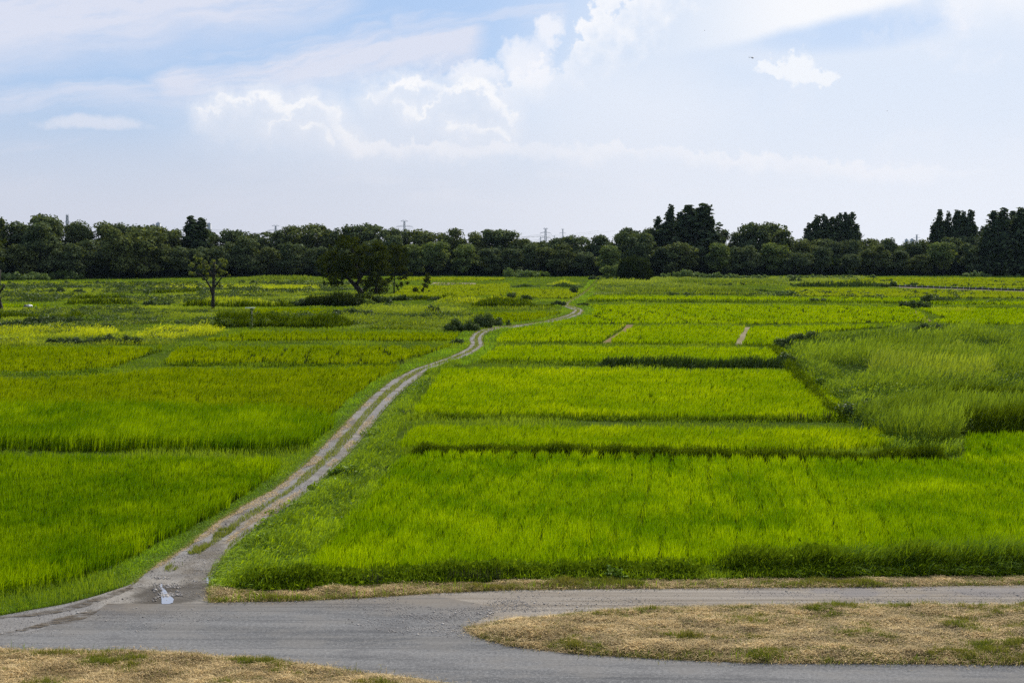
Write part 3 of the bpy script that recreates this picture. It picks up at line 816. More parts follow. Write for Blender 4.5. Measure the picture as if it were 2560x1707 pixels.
# short meadow everywhere on the flat, outside the roads
# verges along the track
grass('verge_grass', 'bright mown grass verge between the left foreground paddy and the track', [(-400, 1600), (0, 1538), (163, 1509), (245, 1487), (327, 1460), (392, 1411), (463, 1368), (544, 1302), (615, 1259), (680, 1226), (762, 1161), (805, 1117), (840, 1080), (790, 1095), (760, 1130), (700, 1150), (697, 1180), (626, 1230), (544, 1284), (435, 1344), (327, 1398), (245, 1436), (163, 1464), (54, 1484), (0, 1493), (-400, 1560)], M['verge'], .16, 420, 31, hvar=.5)
grass('verge_grass', 'bright grass verge along the left side of the track beyond the tall grass', [(800, 1122), (871, 1049), (925, 994), (980, 951), (1034, 923), (1116, 896), (1165, 873), (1175, 862), (1172, 848), (1181, 834), (1200, 824), (1277, 812), (1358, 802), (1420, 784), (1430, 776), (1405, 768), (1400, 790), (1340, 800), (1260, 811), (1180, 818), (1150, 835), (1130, 866), (1060, 892), (990, 918), (925, 962), (868, 1003), (820, 1060), (770, 1120)], M['verge'], .22, 300, 32, hvar=.5)
grass('weeds', 'dense leafy weeds on the slope between the track and the right foreground paddy', [(530, 1500), (520, 1462), (533, 1413), (580, 1372), (650, 1314), (731, 1263), (792, 1214), (873, 1138), (917, 1087), (960, 1029), (1020, 969), (1069, 931), (1130, 908), (1160, 915), (1090, 935), (1060, 960), (1030, 1010), (1000, 1055), (985, 1120), (1010, 1160), (940, 1240), (870, 1330), (790, 1420), (770, 1460), (650, 1480)], M['weed'], .50, 420, 33, hvar=.8, nsc=.6, vk=2.4, plume=.12)
grass('verge_grass', 'pale green grass verge right of the far bends of the track', [(1130, 908), (1192, 882), (1212, 864), (1210, 845), (1226, 830), (1258, 822), (1293, 820), (1342, 811), (1392, 806), (1455, 788), (1464, 778), (1440, 766), (1425, 762), (1430, 754), (1450, 743), (1470, 729), (1485, 712), (1500, 705), (1490, 730), (1470, 745), (1462, 760), (1500, 780), (1475, 792), (1430, 808), (1300, 828), (1255, 842), (1235, 870), (1200, 903), (1160, 915)], M['verge'], .3, 260, 34, hvar=.6)
grass('verge_grass', 'bright grass beside the far straight end of the track, on its left', [(1400, 768), (1405, 760), (1438, 742), (1463, 726), (1480, 710), (1490, 698), (1475, 700), (1455, 728), (1430, 748), (1385, 765)], M['verge'], .4, 200, 35)


# grass tufts along the crown of the track
def track_strip():
    mid = []
    for (l, r) in zip(resample(TL, 220), resample(TR, 220)):
        pass
    cl = GL(TL); cr = GL(TR)
    rng = np.random.default_rng(77); acc = Acc()
    P = sample(trk_poly, 420, rng)
    dl, pl_ = polydist(P, cl); dr, _ = polydist(P, cr)
    f = dl / (dl + dr + 1e-6)
    wdt = dl + dr
    amp = fbm(P[:, 0] * .35, P[:, 1] * .35, 5, 3)
    near = np.clip((P[:, 1] - 50) / 25, 0, 1)
    lim = -.05 + .19 * near + (amp - .5) * .55 * (1 - near * .75)
    k = (np.abs(f - .5) < np.clip(lim, 0, .19)) & (P[:, 1] > 48.5)
    # ragged grass creeping in from both edges
    e = (np.minimum(dl, dr) < (.04 + .35 * (fbm(P[:, 0] * 1.1, P[:, 1] * 1.1, 8, 3) - .45).clip(0)) * (1 + P[:, 1] / 150)) & (P[:, 1] > 40)
    P = P[k | e]; n = len(P)
    H = rng.uniform(.05, .17, n) * (1 + P[:, 1] / 250); W = np.maximum(.012, .5 * P[:, 1] / 1360) * rng.uniform(.6, 1.2, n)
    V, T, vv = blades(np.concatenate([P, np.full((n, 1), .03)], 1), H, W, rng.uniform(0, 3.14, n), rng.normal(size=(n, 2)) * .06, rng.random(n))
    o = link('track_grass', mesh_np('track_grass', V, T, {'v': vv}, M['weed_olive']))
    tag(o, 'low olive grass growing between the wheel ruts of the dirt track', 'grass', None, 'stuff')


def track_straw():
    rng = np.random.default_rng(78); P = sample(trk_poly, 900, rng); P = P[P[:, 1] < 110]
    dl, _ = polydist(P, GL(TL)); dr, _ = polydist(P, GL(TR)); a = fbm(P[:, 0] * .5, P[:, 1] * .25, 15, 3); b = fbm(P[:, 0] * .5, P[:, 1] * .25, 16, 3)
    wd = dl + dr
    k = ((dl < (a - .38).clip(0) * 2.2) & (P[:, 1] > 38)) | ((np.abs(dr / wd - .22) < (b - .5).clip(0) * .6) & (P[:, 1] > 44))
    P = P[k & (rng.random(len(P)) < .6)]; n = len(P); L = rng.uniform(.08, .28, n); t = rng.uniform(0, 6.28, n)
    V, T, v = blades(np.concatenate([P, np.full((n, 1), .035)], 1), L * .2, np.maximum(.012, .4 * P[:, 1] / 1360), rng.uniform(0, 3.1, n), np.stack([np.cos(t), np.sin(t)], 1) * L[:, None], rng.random(n))
    tag(link('dry_grass', mesh_np('dry_grass', V, T, {'v': v}, M['straw'])), 'dry straw lying along the edges of the dirt track', 'dry grass', None, 'stuff')


track_straw()
M['weed_olive'] = leaf_mat('weed_olive', (.15, .19, .03), (.25, .28, .06), (.12, .15, .03), .3, .03, .6)
track_strip()
for k_, (lab_, pp_) in enumerate([('grass tuft in the middle of the track mouth, just behind the puddle', [(410, 1432), (418, 1408), (440, 1398), (464, 1402), (456, 1418), (432, 1430)]),
                                  ('second grass tuft up the middle of the track mouth', [(468, 1385), (482, 1370), (512, 1360), (528, 1366), (505, 1382), (485, 1390)]),
                                  ('third grass tuft up the middle of the track mouth', [(528, 1348), (545, 1328), (582, 1312), (600, 1316), (575, 1336), (548, 1350)])]):
    grass('track_grass', lab_, pp_, M['weed_olive'], .15, 1100, 140 + k_, hvar=.5, nsc=1.7, thresh=.47)


def hump(P, s=3, a=.16):
    return a * (fbm(P[:, 0] * .9, P[:, 1] * 1.6, s, 4) - .25).clip(0) * 2


HAYP = []
def hay(name, label, px, seed, h0, mats, gb=0.0):
    """bank of mown dry grass: a bumpy earth mesh with straw lying over it"""
    poly = GL(px); pd = densify(poly, .4); HAYP.append(poly)
    x0, y0 = poly.min(0); x1, y1 = poly.max(0); x0 = max(x0, -22); x1 = min(x1, 26)
    nx, ny = int((x1 - x0) / .12), int((y1 - y0) / .12)
    gx, gy = np.meshgrid(np.linspace(x0, x1, nx), np.linspace(y0, y1, ny)); Q = np.stack([gx.ravel(), gy.ravel()], 1)
    ins = inpoly(Q, poly); dd, _ = polydist(Q, np.concatenate([pd, pd[:1]]))
    ed = np.where(ins, np.clip(dd / .6, 0, 1), 0)
    def hz(P, e): return e * (h0 + .30 * (fbm(P[:, 0] * .8, P[:, 1] * 1.5, seed, 4) - .4) + .12 * (fbm(P[:, 0] * 3.0, P[:, 1] * 4.5, seed + 2, 3) - .5))
    z = hz(Q, ed) + .01
    idx = np.arange(nx * ny).reshape(ny, nx); a, b, c, d = idx[:-1, :-1].ravel(), idx[:-1, 1:].ravel(), idx[1:, 1:].ravel(), idx[1:, :-1].ravel()
    k = ins[a] | ins[c]
    F4 = np.stack([a, b, c, d], 1)[k]
    o = link(name, mesh_np(name, np.concatenate([Q, z[:, None]], 1), F4, None, M['soil'], True)); tag(o, kind='structure')
    rng = np.random.default_rng(seed)
    P = sample(poly, 3000, rng, .5); dd, _ = polydist(P, np.concatenate([pd, pd[:1]])); e = np.clip(dd / .6, 0, 1)
    zz = hz(P, e) + .01; n = len(P)
    P = P + rng.normal(size=P.shape) * .10 * (1 + 1.5 * (rng.random((n, 1)) > .9))
    gn = fbm(P[:, 0] * .55, P[:, 1] * 1.1, seed + 7, 4)
    edge_g = np.exp(-dd / .5) * .16
    gf = fbm(P[:, 0] * 2.6, P[:, 1] * 4.5, seed + 21, 4)
    green = rng.random(n) < (np.clip((gn * .45 + gf * .7 + edge_g * 1.1 - .66 + gb) * 3.0, 0, .55) + .06)
    clump = fbm(P[:, 0] * 1.6, P[:, 1] * 3.0, seed + 12, 3)
    # straw
    s = ~green; Ps = P[s]; m = len(Ps)
    L = rng.uniform(.10, .34, m); a = rng.normal(.2, 1.1, m) + (rng.random(m) > .5) * math.pi
    ln = np.stack([np.cos(a), np.sin(a) * .8], 1) * L[:, None]
    H = L * rng.uniform(.05, .75, m) * (.4 + clump[s]) + .02
    V, T, vv = blades(np.concatenate([Ps, zz[s][:, None]], 1), H, np.full(m, .013) * rng.uniform(.6, 1.5, m), rng.uniform(0, 3.14, m), ln, np.clip(rng.normal(-.35 + clump[s] * 1.7, .22, m), 0, 1))  # straw paler on clumps, darker between: light and shade put into colour
    tag(link('dry_grass', mesh_np('dry_grass', V, T, {'v': vv}, M['straw'])), label[0], 'dry grass', None, 'stuff')
    s = green; Ps = P[s]; m = len(Ps)
    H = rng.uniform(.05, .16, m) * (1 + (gn[s] - .55).clip(0) * 5)
    V, T, vv = blades(np.concatenate([Ps, zz[s][:, None]], 1), H, np.full(m, .015) * rng.uniform(.6, 1.3, m), rng.uniform(0, 3.14, m), rng.normal(size=(m, 2)) * .06, rng.random(m))
    tag(link('green_tufts', mesh_np('green_tufts', V, T, {'v': vv}, M['straw_green'])), label[1], 'grass', None, 'stuff')


hay('traffic_island', ('mown straw coloured grass lying on the island between the two roads', 'green regrowth in the mown island between the two roads'),
    [(1165, 1574), (1280, 1556), (1389, 1548), (1552, 1531), (1770, 1523), (2096, 1519), (2560, 1518), (3100, 1517), (3100, 1664), (2560, 1662), (2205, 1659), (1879, 1658), (1661, 1648), (1443, 1635), (1280, 1616), (1197, 1594)], 41, .10, None, .05)
hay('embankment_toe', ('mown straw coloured grass in the bottom left corner of the photo', 'green tufts in the mown grass at the bottom left corner'),
    [(-400, 1652), (0, 1631), (109, 1636), (327, 1636), (463, 1644), (653, 1660), (871, 1687), (1034, 1706), (1300, 1760), (1300, 1850), (-400, 1850)], 43, .12, None)
hay('road_verge', ('thin strip of cut brown grass along the gravel road below the tall roadside grass', 'short green grass along the gravel road below the tall roadside grass'),
    [(530, 1506), (762, 1502), (925, 1494), (1088, 1483), (1280, 1475), (1606, 1472), (1933, 1469), (2205, 1468), (2560, 1462), (3100, 1454), (3100, 1440), (2560, 1446), (2200, 1449), (1800, 1455), (1500, 1456), (1280, 1456), (1000, 1462), (760, 1475), (600, 1480), (535, 1470)], 45, .02, None, .10)


# ditches and bare strips
BARE = []
BARE.append(GL([(1498, 861), (1524, 861), (1545, 845), (1580, 820), (1583, 812), (1566, 812), (1556, 826), (1530, 842)]))
sheet('ditch', BARE[-1], .02, M['soil'], .1, 1.0, 2)
BARE.append(GL([(1836, 865), (1856, 865), (1866, 835), (1876, 818), (1862, 818), (1850, 835)]))
sheet('ditch', BARE[-1], .02, M['soil_pale'], .1, 1.0, 4)
BARE.append(GL([(2290, 778), (2330, 803), (2312, 803), (2275, 782)]))
sheet('ditch', BARE[-1], .025, M['soil'], .1, 1.0, 6)
BARE.append(GL([(2215, 718.5), (2560, 730), (2900, 741), (2900, 737), (2560, 726), (2215, 716)]))
sheet('soil_strip', BARE[-1], .02, M['soil_pale'])
BARE.append(GL([(1075, 712), (1190, 713), (1190, 708), (1085, 706)]))
sheet('soil_strip', BARE[-1], .02, M['soil_pale'])
WORLDPOLY = np.array([(-22, 36.5), (24, 36.5), (310, 720), (-310, 720)])
grass('wild_grass', 'wild grass covering the bunds and open ground between the fields', WORLDPOLY, M['meadow'], .30, 150, 38, hvar=.7, nsc=.15, avoid=ROADS + PADDIES + HAYP + BARE, world=True, vk=2.2, cat='grass')


# long roadside belt
belt('roadside_grass', 'tall arching grass hedge along the gravel road at the right foreground', [(1780, 1447), (2100, 1447), (2400, 1443), (3000, 1436)], 2.6, 1.05, M['bund'], 900, 51, (.22, -.1), leafy=.12, hn=.5)
belt('roadside_grass', 'bright arching blades standing over the tall roadside hedge at the right', [(1850, 1446), (2100, 1445), (2400, 1441), (3000, 1434)], 2.4, 1.15, M['weed'], 120, 50, (.35, -.1), hn=.5)
belt('roadside_grass', 'lower leafy weed hedge along the gravel road in the centre foreground', [(560, 1488), (760, 1478), (1000, 1464), (1280, 1456), (1600, 1454), (1800, 1451)], 2.0, .62, M['bund'], 800, 52, (.12, -.05), leafy=.3, hn=.6)
# bunds between paddies
belt('bund_grass', 'long dark grassy bund behind the right foreground paddy', [(1010, 1150), (1280, 1152), (1600, 1158), (1879, 1164), (2200, 1168), (2395, 1166)], 1.9, .88, M['hedge'], 900, 53, (.10, 0), leafy=.2, hn=.35)
belt('bund_grass', 'thin weedy bund across the middle right paddies', [(1010, 1050), (1300, 1052), (1600, 1054), (1900, 1056), (2150, 1056)], 1.0, .50, M['bund'], 420, 54, (.1, 0), hn=.4)
belt('bund_grass', 'tall dark upright grass bund in the middle right, touching the reed thicket', [(1488, 918), (1600, 919), (1800, 922), (2005, 924)], 2.0, 1.15, M['reed_dark'], 420, 55, (.22, 0), hn=.3)
belt('bund_grass', 'low thin bund running left from the tall dark grass to the track', [(1195, 908), (1350, 912), (1490, 916)], 1.0, .55, M['bund'], 360, 56, hn=.3)
belt('bund_grass', 'thin dark bund line along the foot of the two ditches', [(1250, 861), (1500, 862), (1840, 866), (1960, 868)], .8, .55, M['bund'], 300, 57, hn=.3)
belt('bund_grass', 'grassy bund curving between the two olive paddies on the left', [(-200, 938), (0, 940), (190, 940), (280, 932), (345, 907), (405, 886), (450, 864)], 2.6, .5, M['weed'], 300, 58, leafy=.1)
belt('bund_grass', 'thin bund between the bend of the track and the left olive paddies', [(405, 915), (600, 918), (800, 919), (960, 920), (1000, 915)], 1.2, .5, M['bund'], 360, 59)
belt('bund_grass', 'pale thin grass line between the two narrow left paddies', [(480, 860), (700, 858), (900, 857), (1110, 860)], 1.0, .35, M['reed'], 200, 60)
belt('bund_grass', 'short dark tussock strip at the left edge in the olive paddy', [(-100, 1048), (0, 1048), (150, 1050)], 1.6, .8, M['reed_dark'], 300, 61)
belt('bund_grass', 'long dark bund line beyond the wide yellow-green paddy', [(1465, 755), (1700, 756), (2000, 758), (2250, 760), (2300, 760)], 2.0, .75, M['bund'], 325, 62, hn=.1)
belt('bund_grass', 'dark bund line on the far right above the narrow strips', [(2230, 760), (2400, 761), (2560, 764), (2800, 766)], 2.2, .9, M['bund'], 300, 63, gap=.3, hn=.12)
belt('bund_grass', 'second dark bund line on the far right', [(2310, 772), (2450, 773), (2560, 774), (2800, 776)], 1.6, .7, M['bund'], 275, 64, gap=.35, hn=.12)
belt('bund_grass', 'dark sedge line beyond the thin bright strip on the right', [(2010, 745), (2120, 747), (2300, 748)], 2.0, .9, M['bund'], 275, 65, gap=.25, hn=.1)
belt('bund_grass', 'faint weed line in the farthest right field', [(2300, 712), (2420, 716), (2600, 716)], 3, .8, M['bush'], 220, 66, gap=.3, hn=.08)
belt('bund_grass', 'curving weed bund in the pale fields right of the big tree', [(1075, 711), (1120, 712), (1190, 716), (1220, 714)], 4, 1.0, M['reed'], 240, 67)
belt('bund_grass', 'dark thin bund crossing the pale field to the far reed hedge', [(1190, 742), (1230, 730), (1280, 722)], 2, .6, M['reed_dark'], 220, 68)

# ------------------------------------------------------------------ reed masses
def reedfield(name, label, px, mat, h, n50, seed, lean=(.25, 0), cat='reeds', hn=.08, hv=.5, topmat=None, wsc=.55):
    return grass(name, label, px, mat, h, n50, seed, 1.0, lean, cat, hv, hn, wmin=.02, wsc=wsc, vk=2.6, plume=.35)


reedfield('reed_thicket', 'large windblown reed thicket on the right, dark along its left flank', [(1960, 880), (2000, 925), (2050, 972), (2110, 1040), (2200, 1100), (2300, 1132), (2390, 1120), (2400, 1088), (2560, 1082), (3000, 1080), (3000, 842), (2560, 838), (2400, 836), (2250, 838), (2060, 856)], M['thicket'], 1.35, 360, 71, hv=.8, hn=.12)
reedfield('reed_thicket', 'yellow heart of the reed thicket on the right', [(2180, 960), (2250, 985), (2380, 985), (2470, 965), (2480, 930), (2400, 905), (2260, 905), (2170, 925)], M['reed'], 1.75, 240, 72)
belt('reed_thicket', 'dark shaded front edge of the reed thicket at the right', [(2270, 1100), (2450, 1096), (2560, 1094), (2900, 1092)], 2.8, 1.9, M['hedge'], 420, 73, (.2, 0))  # front shade put into the colour: a darker belt than the thicket
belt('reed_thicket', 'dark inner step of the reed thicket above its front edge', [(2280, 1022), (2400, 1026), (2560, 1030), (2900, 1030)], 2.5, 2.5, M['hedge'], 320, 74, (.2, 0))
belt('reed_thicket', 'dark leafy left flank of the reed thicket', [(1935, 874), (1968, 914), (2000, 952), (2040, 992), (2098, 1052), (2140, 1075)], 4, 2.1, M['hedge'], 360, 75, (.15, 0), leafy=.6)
reedfield('long_grass', 'rough grass spur running down from the reed thicket to the dark bund', [(2100, 1040), (2180, 1110), (2260, 1140), (2400, 1140), (2400, 1100), (2300, 1070)], M['weed'], .6, 300, 76)
# left belts
belt('reed_belt', 'long tall reed belt behind the narrow left paddy', [(515, 822), (600, 819), (700, 819), (800, 821), (860, 822)], 10, 2.5, M['hedge'], 375, 81, (.15, 0), taper=.6, leafy=.3)
belt('reed_belt', 'lighter green reeds left of the dark bushes near the track bend', [(850, 822), (950, 824), (1050, 826), (1130, 828)], 14, 1.7, M['reed'], 300, 82, (.15, 0), taper=.6)
reedfield('weeds', 'pale tufted weeds on the rise behind the long reed belt', [(840, 812), (1160, 815), (1190, 798), (1150, 778), (1180, 768), (960, 764), (860, 785)], M['reed'], .85, 300, 83, hv=.8)
belt('reed_belt', 'row of tall maize-like reeds with yellow tops left of the track', [(1150, 768), (1250, 769), (1330, 770), (1385, 769)], 12, 2.3, M['hedge'], 350, 84, (.08, 0), taper=.8)
belt('reed_belt', 'yellow topped grass behind the maize-like reeds', [(1080, 760), (1200, 759), (1330, 757)], 10, 1.9, M['reed_yellow'], 200, 85)
belt('reed_belt', 'low bright grass skirt in front of the maize-like reeds', [(1150, 775), (1280, 776), (1395, 776)], 3, .9, M['reed'], 240, 86)
belt('reed_hedge', 'clipped dark reed hedge left of the far end of the track, its left half', [(1276, 719), (1350, 719)], 14, 2.3, M['reed_dark'], 280, 87, (.02, 0), taper=.95, hn=.02)
belt('reed_hedge', 'clipped dark reed hedge left of the far end of the track, its right half', [(1364, 719), (1458, 719)], 14, 2.3, M['reed_dark'], 280, 88, (.02, 0), taper=.95, hn=.02)
belt('reed_hedge', 'orange-yellow flowering tops behind the right half of the clipped reed hedge', [(1370, 712), (1450, 712)], 12, 2.6, M['reed_yellow'], 200, 89)
belt('reed_belt', 'long grey-green reed belt right of the far end of the track', [(1480, 736), (1560, 737), (1700, 737), (1850, 738), (1960, 738)], 22, 2.1, M['reed'], 300, 90, taper=.5, hn=.04)
belt('reed_belt', 'shaded dark foot of the grey-green reed belt right of the track end', [(1570, 732), (1700, 731), (1850, 733), (1935, 733)], 4, 1.7, M['reed_dark'], 280, 91, hn=.04)  # darker reed material paints the shade at the belt's foot
belt('reed_belt', 'second lower reed belt behind, right of the round dark tree', [(1640, 712), (1800, 712), (1900, 713), (1985, 714)], 20, 2.0, M['reed'], 240, 92, hn=.04)
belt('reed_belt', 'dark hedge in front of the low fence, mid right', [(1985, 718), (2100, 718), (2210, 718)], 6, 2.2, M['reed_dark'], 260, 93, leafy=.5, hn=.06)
belt('reed_belt', 'dark hedge strip left of the diagonal grass path on the far left', [(30, 753), (80, 753), (130, 753)], 5, 1.7, M['hedge'], 325, 94)
belt('reed_belt', 'upper dark hedge strip behind the leafy bushes on the left', [(160, 752), (250, 751), (354, 750)], 7, 1.9, M['hedge'], 325, 95)
belt('reed_belt', 'lower dark hedge strip behind the leafy bushes on the left', [(155, 763), (250, 762), (345, 761)], 4, 1.5, M['hedge'], 325, 96)
belt('reed_belt', 'yellow topped reeds with a dark foot behind the lone tree', [(430, 762), (520, 765), (640, 766), (740, 765)], 14, 1.9, M['reed_yellow'], 220, 97, taper=.6)
belt('reed_belt', 'dark foot of the reeds behind the lone tree', [(450, 766), (560, 768), (740, 768)], 2.5, 1.6, M['hedge'], 325, 98, leafy=.3)  # dark strip standing in for the shaded face of the yellow reeds
reedfield('meadow', 'bright yellow-green grass bank above the left olive paddy', [(-300, 852), (0, 850), (150, 850), (260, 846), (300, 836), (240, 824), (60, 828), (-300, 832)], M['reed_yellow'], .7, 300, 130, hn=.25, hv=.9)
reedfield('meadow', 'bright yellow-green grass bank left of the long reed belt', [(330, 850), (430, 850), (540, 838), (560, 828), (470, 822), (380, 832)], M['reed_yellow'], .7, 300, 131, hn=.25, hv=.9)
reedfield('meadow', 'yellow-green grass bank between the wood and the lone tree', [(380, 722), (800, 724), (800, 715), (400, 714)], M['reed_yellow'], .6, 260, 132, hn=.1)
belt('reed_belt', 'yellow grass streak in the left meadow', [(-50, 864), (60, 864), (140, 860)], 8, 1.3, M['reed_yellow'], 360, 99)
belt('reed_belt', 'bright yellow grass streak left of the long reed belt', [(425, 842), (490, 838), (550, 834)], 9, 1.3, M['reed_yellow'], 360, 100)
belt('reed_belt', 'yellow grass hump in front of the leafy bushes on the left', [(170, 850), (230, 848), (300, 848), (400, 845)], 14, 1.3, M['reed_yellow'], 330, 101)
reedfield('meadow', 'rough mixed weed meadow around the lone tree on the left', [(-400, 868), (0, 866), (200, 866), (420, 862), (480, 850), (520, 828), (520, 800), (620, 795), (640, 775), (430, 768), (340, 772), (120, 775), (-400, 775)], M['reed'], .42, 330, 102, hv=.9, hn=.12)
reedfield('meadow', 'pale wild grass between the far hedges and the wood on the left', [(-400, 754), (0, 753), (150, 752), (400, 765), (740, 765), (900, 760), (1000, 745), (980, 715), (980, 704), (700, 702), (330, 705), (300, 710), (-400, 712)], M['reed'], .45, 330, 103, hv=.9, hn=.05)
belt('long_grass', 'tall pale grass hump at the foot of the wood, left of the lone tree', [(300, 711), (400, 712), (500, 711)], 25, 2.0, M['reed'], 240, 104, hn=.03)
belt('long_grass', 'tall pale grass hump at the foot of the wood, between the lone tree and the big tree', [(560, 706), (680, 705), (800, 706)], 30, 2.2, M['reed'], 240, 105, hn=.03)
belt('long_grass', 'yellow grass band between the wood and the lone tree', [(400, 722), (560, 722), (800, 724)], 20, 1.0, M['reed_yellow'], 200, 106)
belt('hedge', 'dark continuous thicket in front of the big spreading tree', [(738, 766), (800, 766), (870, 768), (925, 764), (960, 756)], 5, 3.2, M['crown_dark'], 420, 120, (.05, 0), taper=.8, leafy=.9)
belt('hedge', 'dark weed line running from the lone tree towards the big tree', [(540, 729), (650, 730), (760, 731)], 5, 1.6, M['hedge'], 320, 121, leafy=.4, hn=.06)
belt('hedge', 'dark weed line left of the lone tree in the far meadow', [(360, 734), (430, 735), (520, 735)], 5, 1.5, M['hedge'], 320, 122, leafy=.4, hn=.06)
belt('hedge', 'dark weed edge under the pale grass hump left of the lone tree', [(300, 714), (400, 715), (500, 714)], 5, 1.5, M['hedge'], 280, 123, hn=.05)
belt('hedge', 'dark broken hedge from the big tree towards the pale fields', [(960, 752), (1040, 751), (1110, 752), (1160, 750)], 4, 1.5, M['hedge'], 320, 124, leafy=.6, hn=.1)
belt('hedge', 'dark weed line across the left meadow below the covered heap', [(-60, 800), (60, 803), (190, 806), (260, 800)], 6, 1.5, M['hedge'], 320, 125, leafy=.6, hn=.08)
reedfield('meadow', 'far pale weedy strip at the foot of the wood on the right', [(1500, 712), (2000, 712), (2160, 700), (2160, 693), (1490, 696)], M['reed'], .7, 240, 107)
reedfield('meadow', 'rough grass right of the far end of the track', [(1485, 728), (1560, 735), (1700, 735), (1900, 730), (1640, 708), (1500, 704)], M['reed'], 1.2, 280, 108)
grass('yellow_flowers', 'pale flowering weeds in the strip beyond the reed thicket', [(2330, 784), (2440, 782), (2440, 774), (2330, 774)], M['reed_yellow'], .8, 160, 109)

def leafy(label, px, n50, seed, mat='bush', size=.9, h=1.2, thr=.52):
    rng = np.random.default_rng(seed); poly = GL(px); C = sample(poly, n50, rng)
    C = C[fbm(C[:, 0] * .09, C[:, 1] * .05, seed, 3) > thr]
    PP, NN, SS = [], [], []
    for (x, y) in C:
        r = rng.uniform(.4, 1.5) * size; m = int(30 + 26 * rng.random() + 14 * r); D = rng.normal(size=(m, 3)); D /= np.linalg.norm(D, axis=1, keepdims=True); D[:, 2] = np.abs(D[:, 2])
        PP.append(D * np.array([r * 1.4, r, h * rng.uniform(.4, 1.1)]) * rng.uniform(.6, 1, (m, 1)) + np.array([x, y, 0.05])); NN.append(D + rng.normal(size=(m, 3)) * .7); SS.append(np.full(m, max(.10, .85 * y / 1360)) * rng.uniform(.6, 1.4, m))
    P = np.concatenate(PP); V, T, v = leaves(P, np.concatenate(NN), np.concatenate(SS), rng.random(len(P)), rng)
    tag(link('leafy_weeds', mesh_np('leafy_weeds', V, T, {'v': v}, M[mat])), label, 'weeds', None, 'stuff')


leafy('dark leafy weed clumps scattered through the left meadow', [(-200, 866), (400, 862), (520, 820), (620, 795), (430, 770), (-200, 776)], 5.0, 201, size=1.1, thr=.5)
leafy('dark leafy weed clumps in the pale grass before the wood on the left', [(-200, 752), (400, 764), (900, 760), (980, 720), (980, 706), (-200, 712)], 5.0, 202, size=1.2, h=1.6, thr=.5)
leafy('leafy weed clumps in the pale weeds behind the long reed belt', [(560, 818), (1160, 815), (1190, 798), (1150, 778), (960, 764), (860, 785), (640, 790)], 6.0, 203, thr=.48)
leafy('leafy weed clumps scattered through the reed thicket', [(1980, 900), (2050, 970), (2110, 1040), (2300, 1110), (2560, 1080), (2560, 850), (2060, 858)], 4.0, 204, 'thicket', 1.0, 1.7, .45)
leafy('leafy clumps in the weeds on the slope right of the track', [(530, 1500), (580, 1372), (731, 1263), (873, 1138), (1020, 969), (1100, 930), (1000, 1055), (985, 1140), (870, 1330), (770, 1470)], 1.2, 205, 'weed', .5, .5, .48)
leafy('low weed clumps in the strips before the fence on the right', [(1490, 735), (2000, 750), (2600, 770), (2600, 700), (1490, 700)], 2.0, 206, 'bush', 1.0, 1.0, .6)

belt('ditch_grass', 'yellowing rice edge along the first ditch', [(1484, 860), (1520, 842), (1548, 824), (1562, 813)], 1.2, .75, M['reed_yellow'], 200, 111)
belt('ditch_grass', 'orange tinged rice edge along the second ditch', [(1826, 864), (1845, 835), (1858, 817)], 1.2, .75, M['reed_yellow'], 200, 112)
belt('ditch_grass', 'dark tuft at the head of the first ditch', [(1560, 811), (1582, 811)], 3, .8, M['reed_dark'], 240, 113)
belt('ditch_grass', 'dark tuft at the head of the second ditch', [(1856, 816), (1880, 816)], 3, .9, M['reed_dark'], 240, 114)


# ------------------------------------------------------------------ bushes and trees
def lobes_leaves(lobes, size, dens, rng, up=.35, fill=.25, rag=.18):
    """leaf clumps over ellipsoid lobes: lobes = (x,y,z,rx,ry,rz)"""
    PP, NN = [], []
    for (x, y, z, a, b, c) in lobes:
        area = 4 * math.pi * ((a * b) ** 1.6 / 3 + (a * c) ** 1.6 / 3 + (b * c) ** 1.6 / 3) ** (1 / 1.6)
        n = int(area * dens / (size * size)) + 4
        D = rng.normal(size=(n, 3)); D /= np.linalg.norm(D, axis=1, keepdims=True)
        r = 1 - np.abs(rng.normal(0, rag, n)); inner = rng.random(n) < fill; r[inner] = rng.uniform(.3, .85, inner.sum())
        r *= 1 + (vnoise(D[:, 0] * 3 + x, D[:, 2] * 3 + D[:, 1] * 2 + z, 3) - .5) * .45
        PP.append(D * r[:, None] * np.array([a, b, c]) + np.array([x, y, z])); NN.append(D * 1.0 + rng.normal(size=(n, 3)) * .75 + np.array([0, 0, up]))
    P = np.concatenate(PP); N = np.concatenate(NN)
    S = size * rng.uniform(.55, 1.45, len(P))
    return P, N, S


def foliage(name, lobes, size, dens, mat, rng, **k):
    P, N, S = lobes_leaves(lobes, size, dens, rng, **k)
    m = P[:, 2] > .05; P, N, S = P[m], N[m], S[m]
    V, T, v = leaves(P, N, S, np.clip(rng.normal(.5, .27, len(P)), 0, 1), rng)
    return mesh_np(name, V, T, {'v': v}, mat)


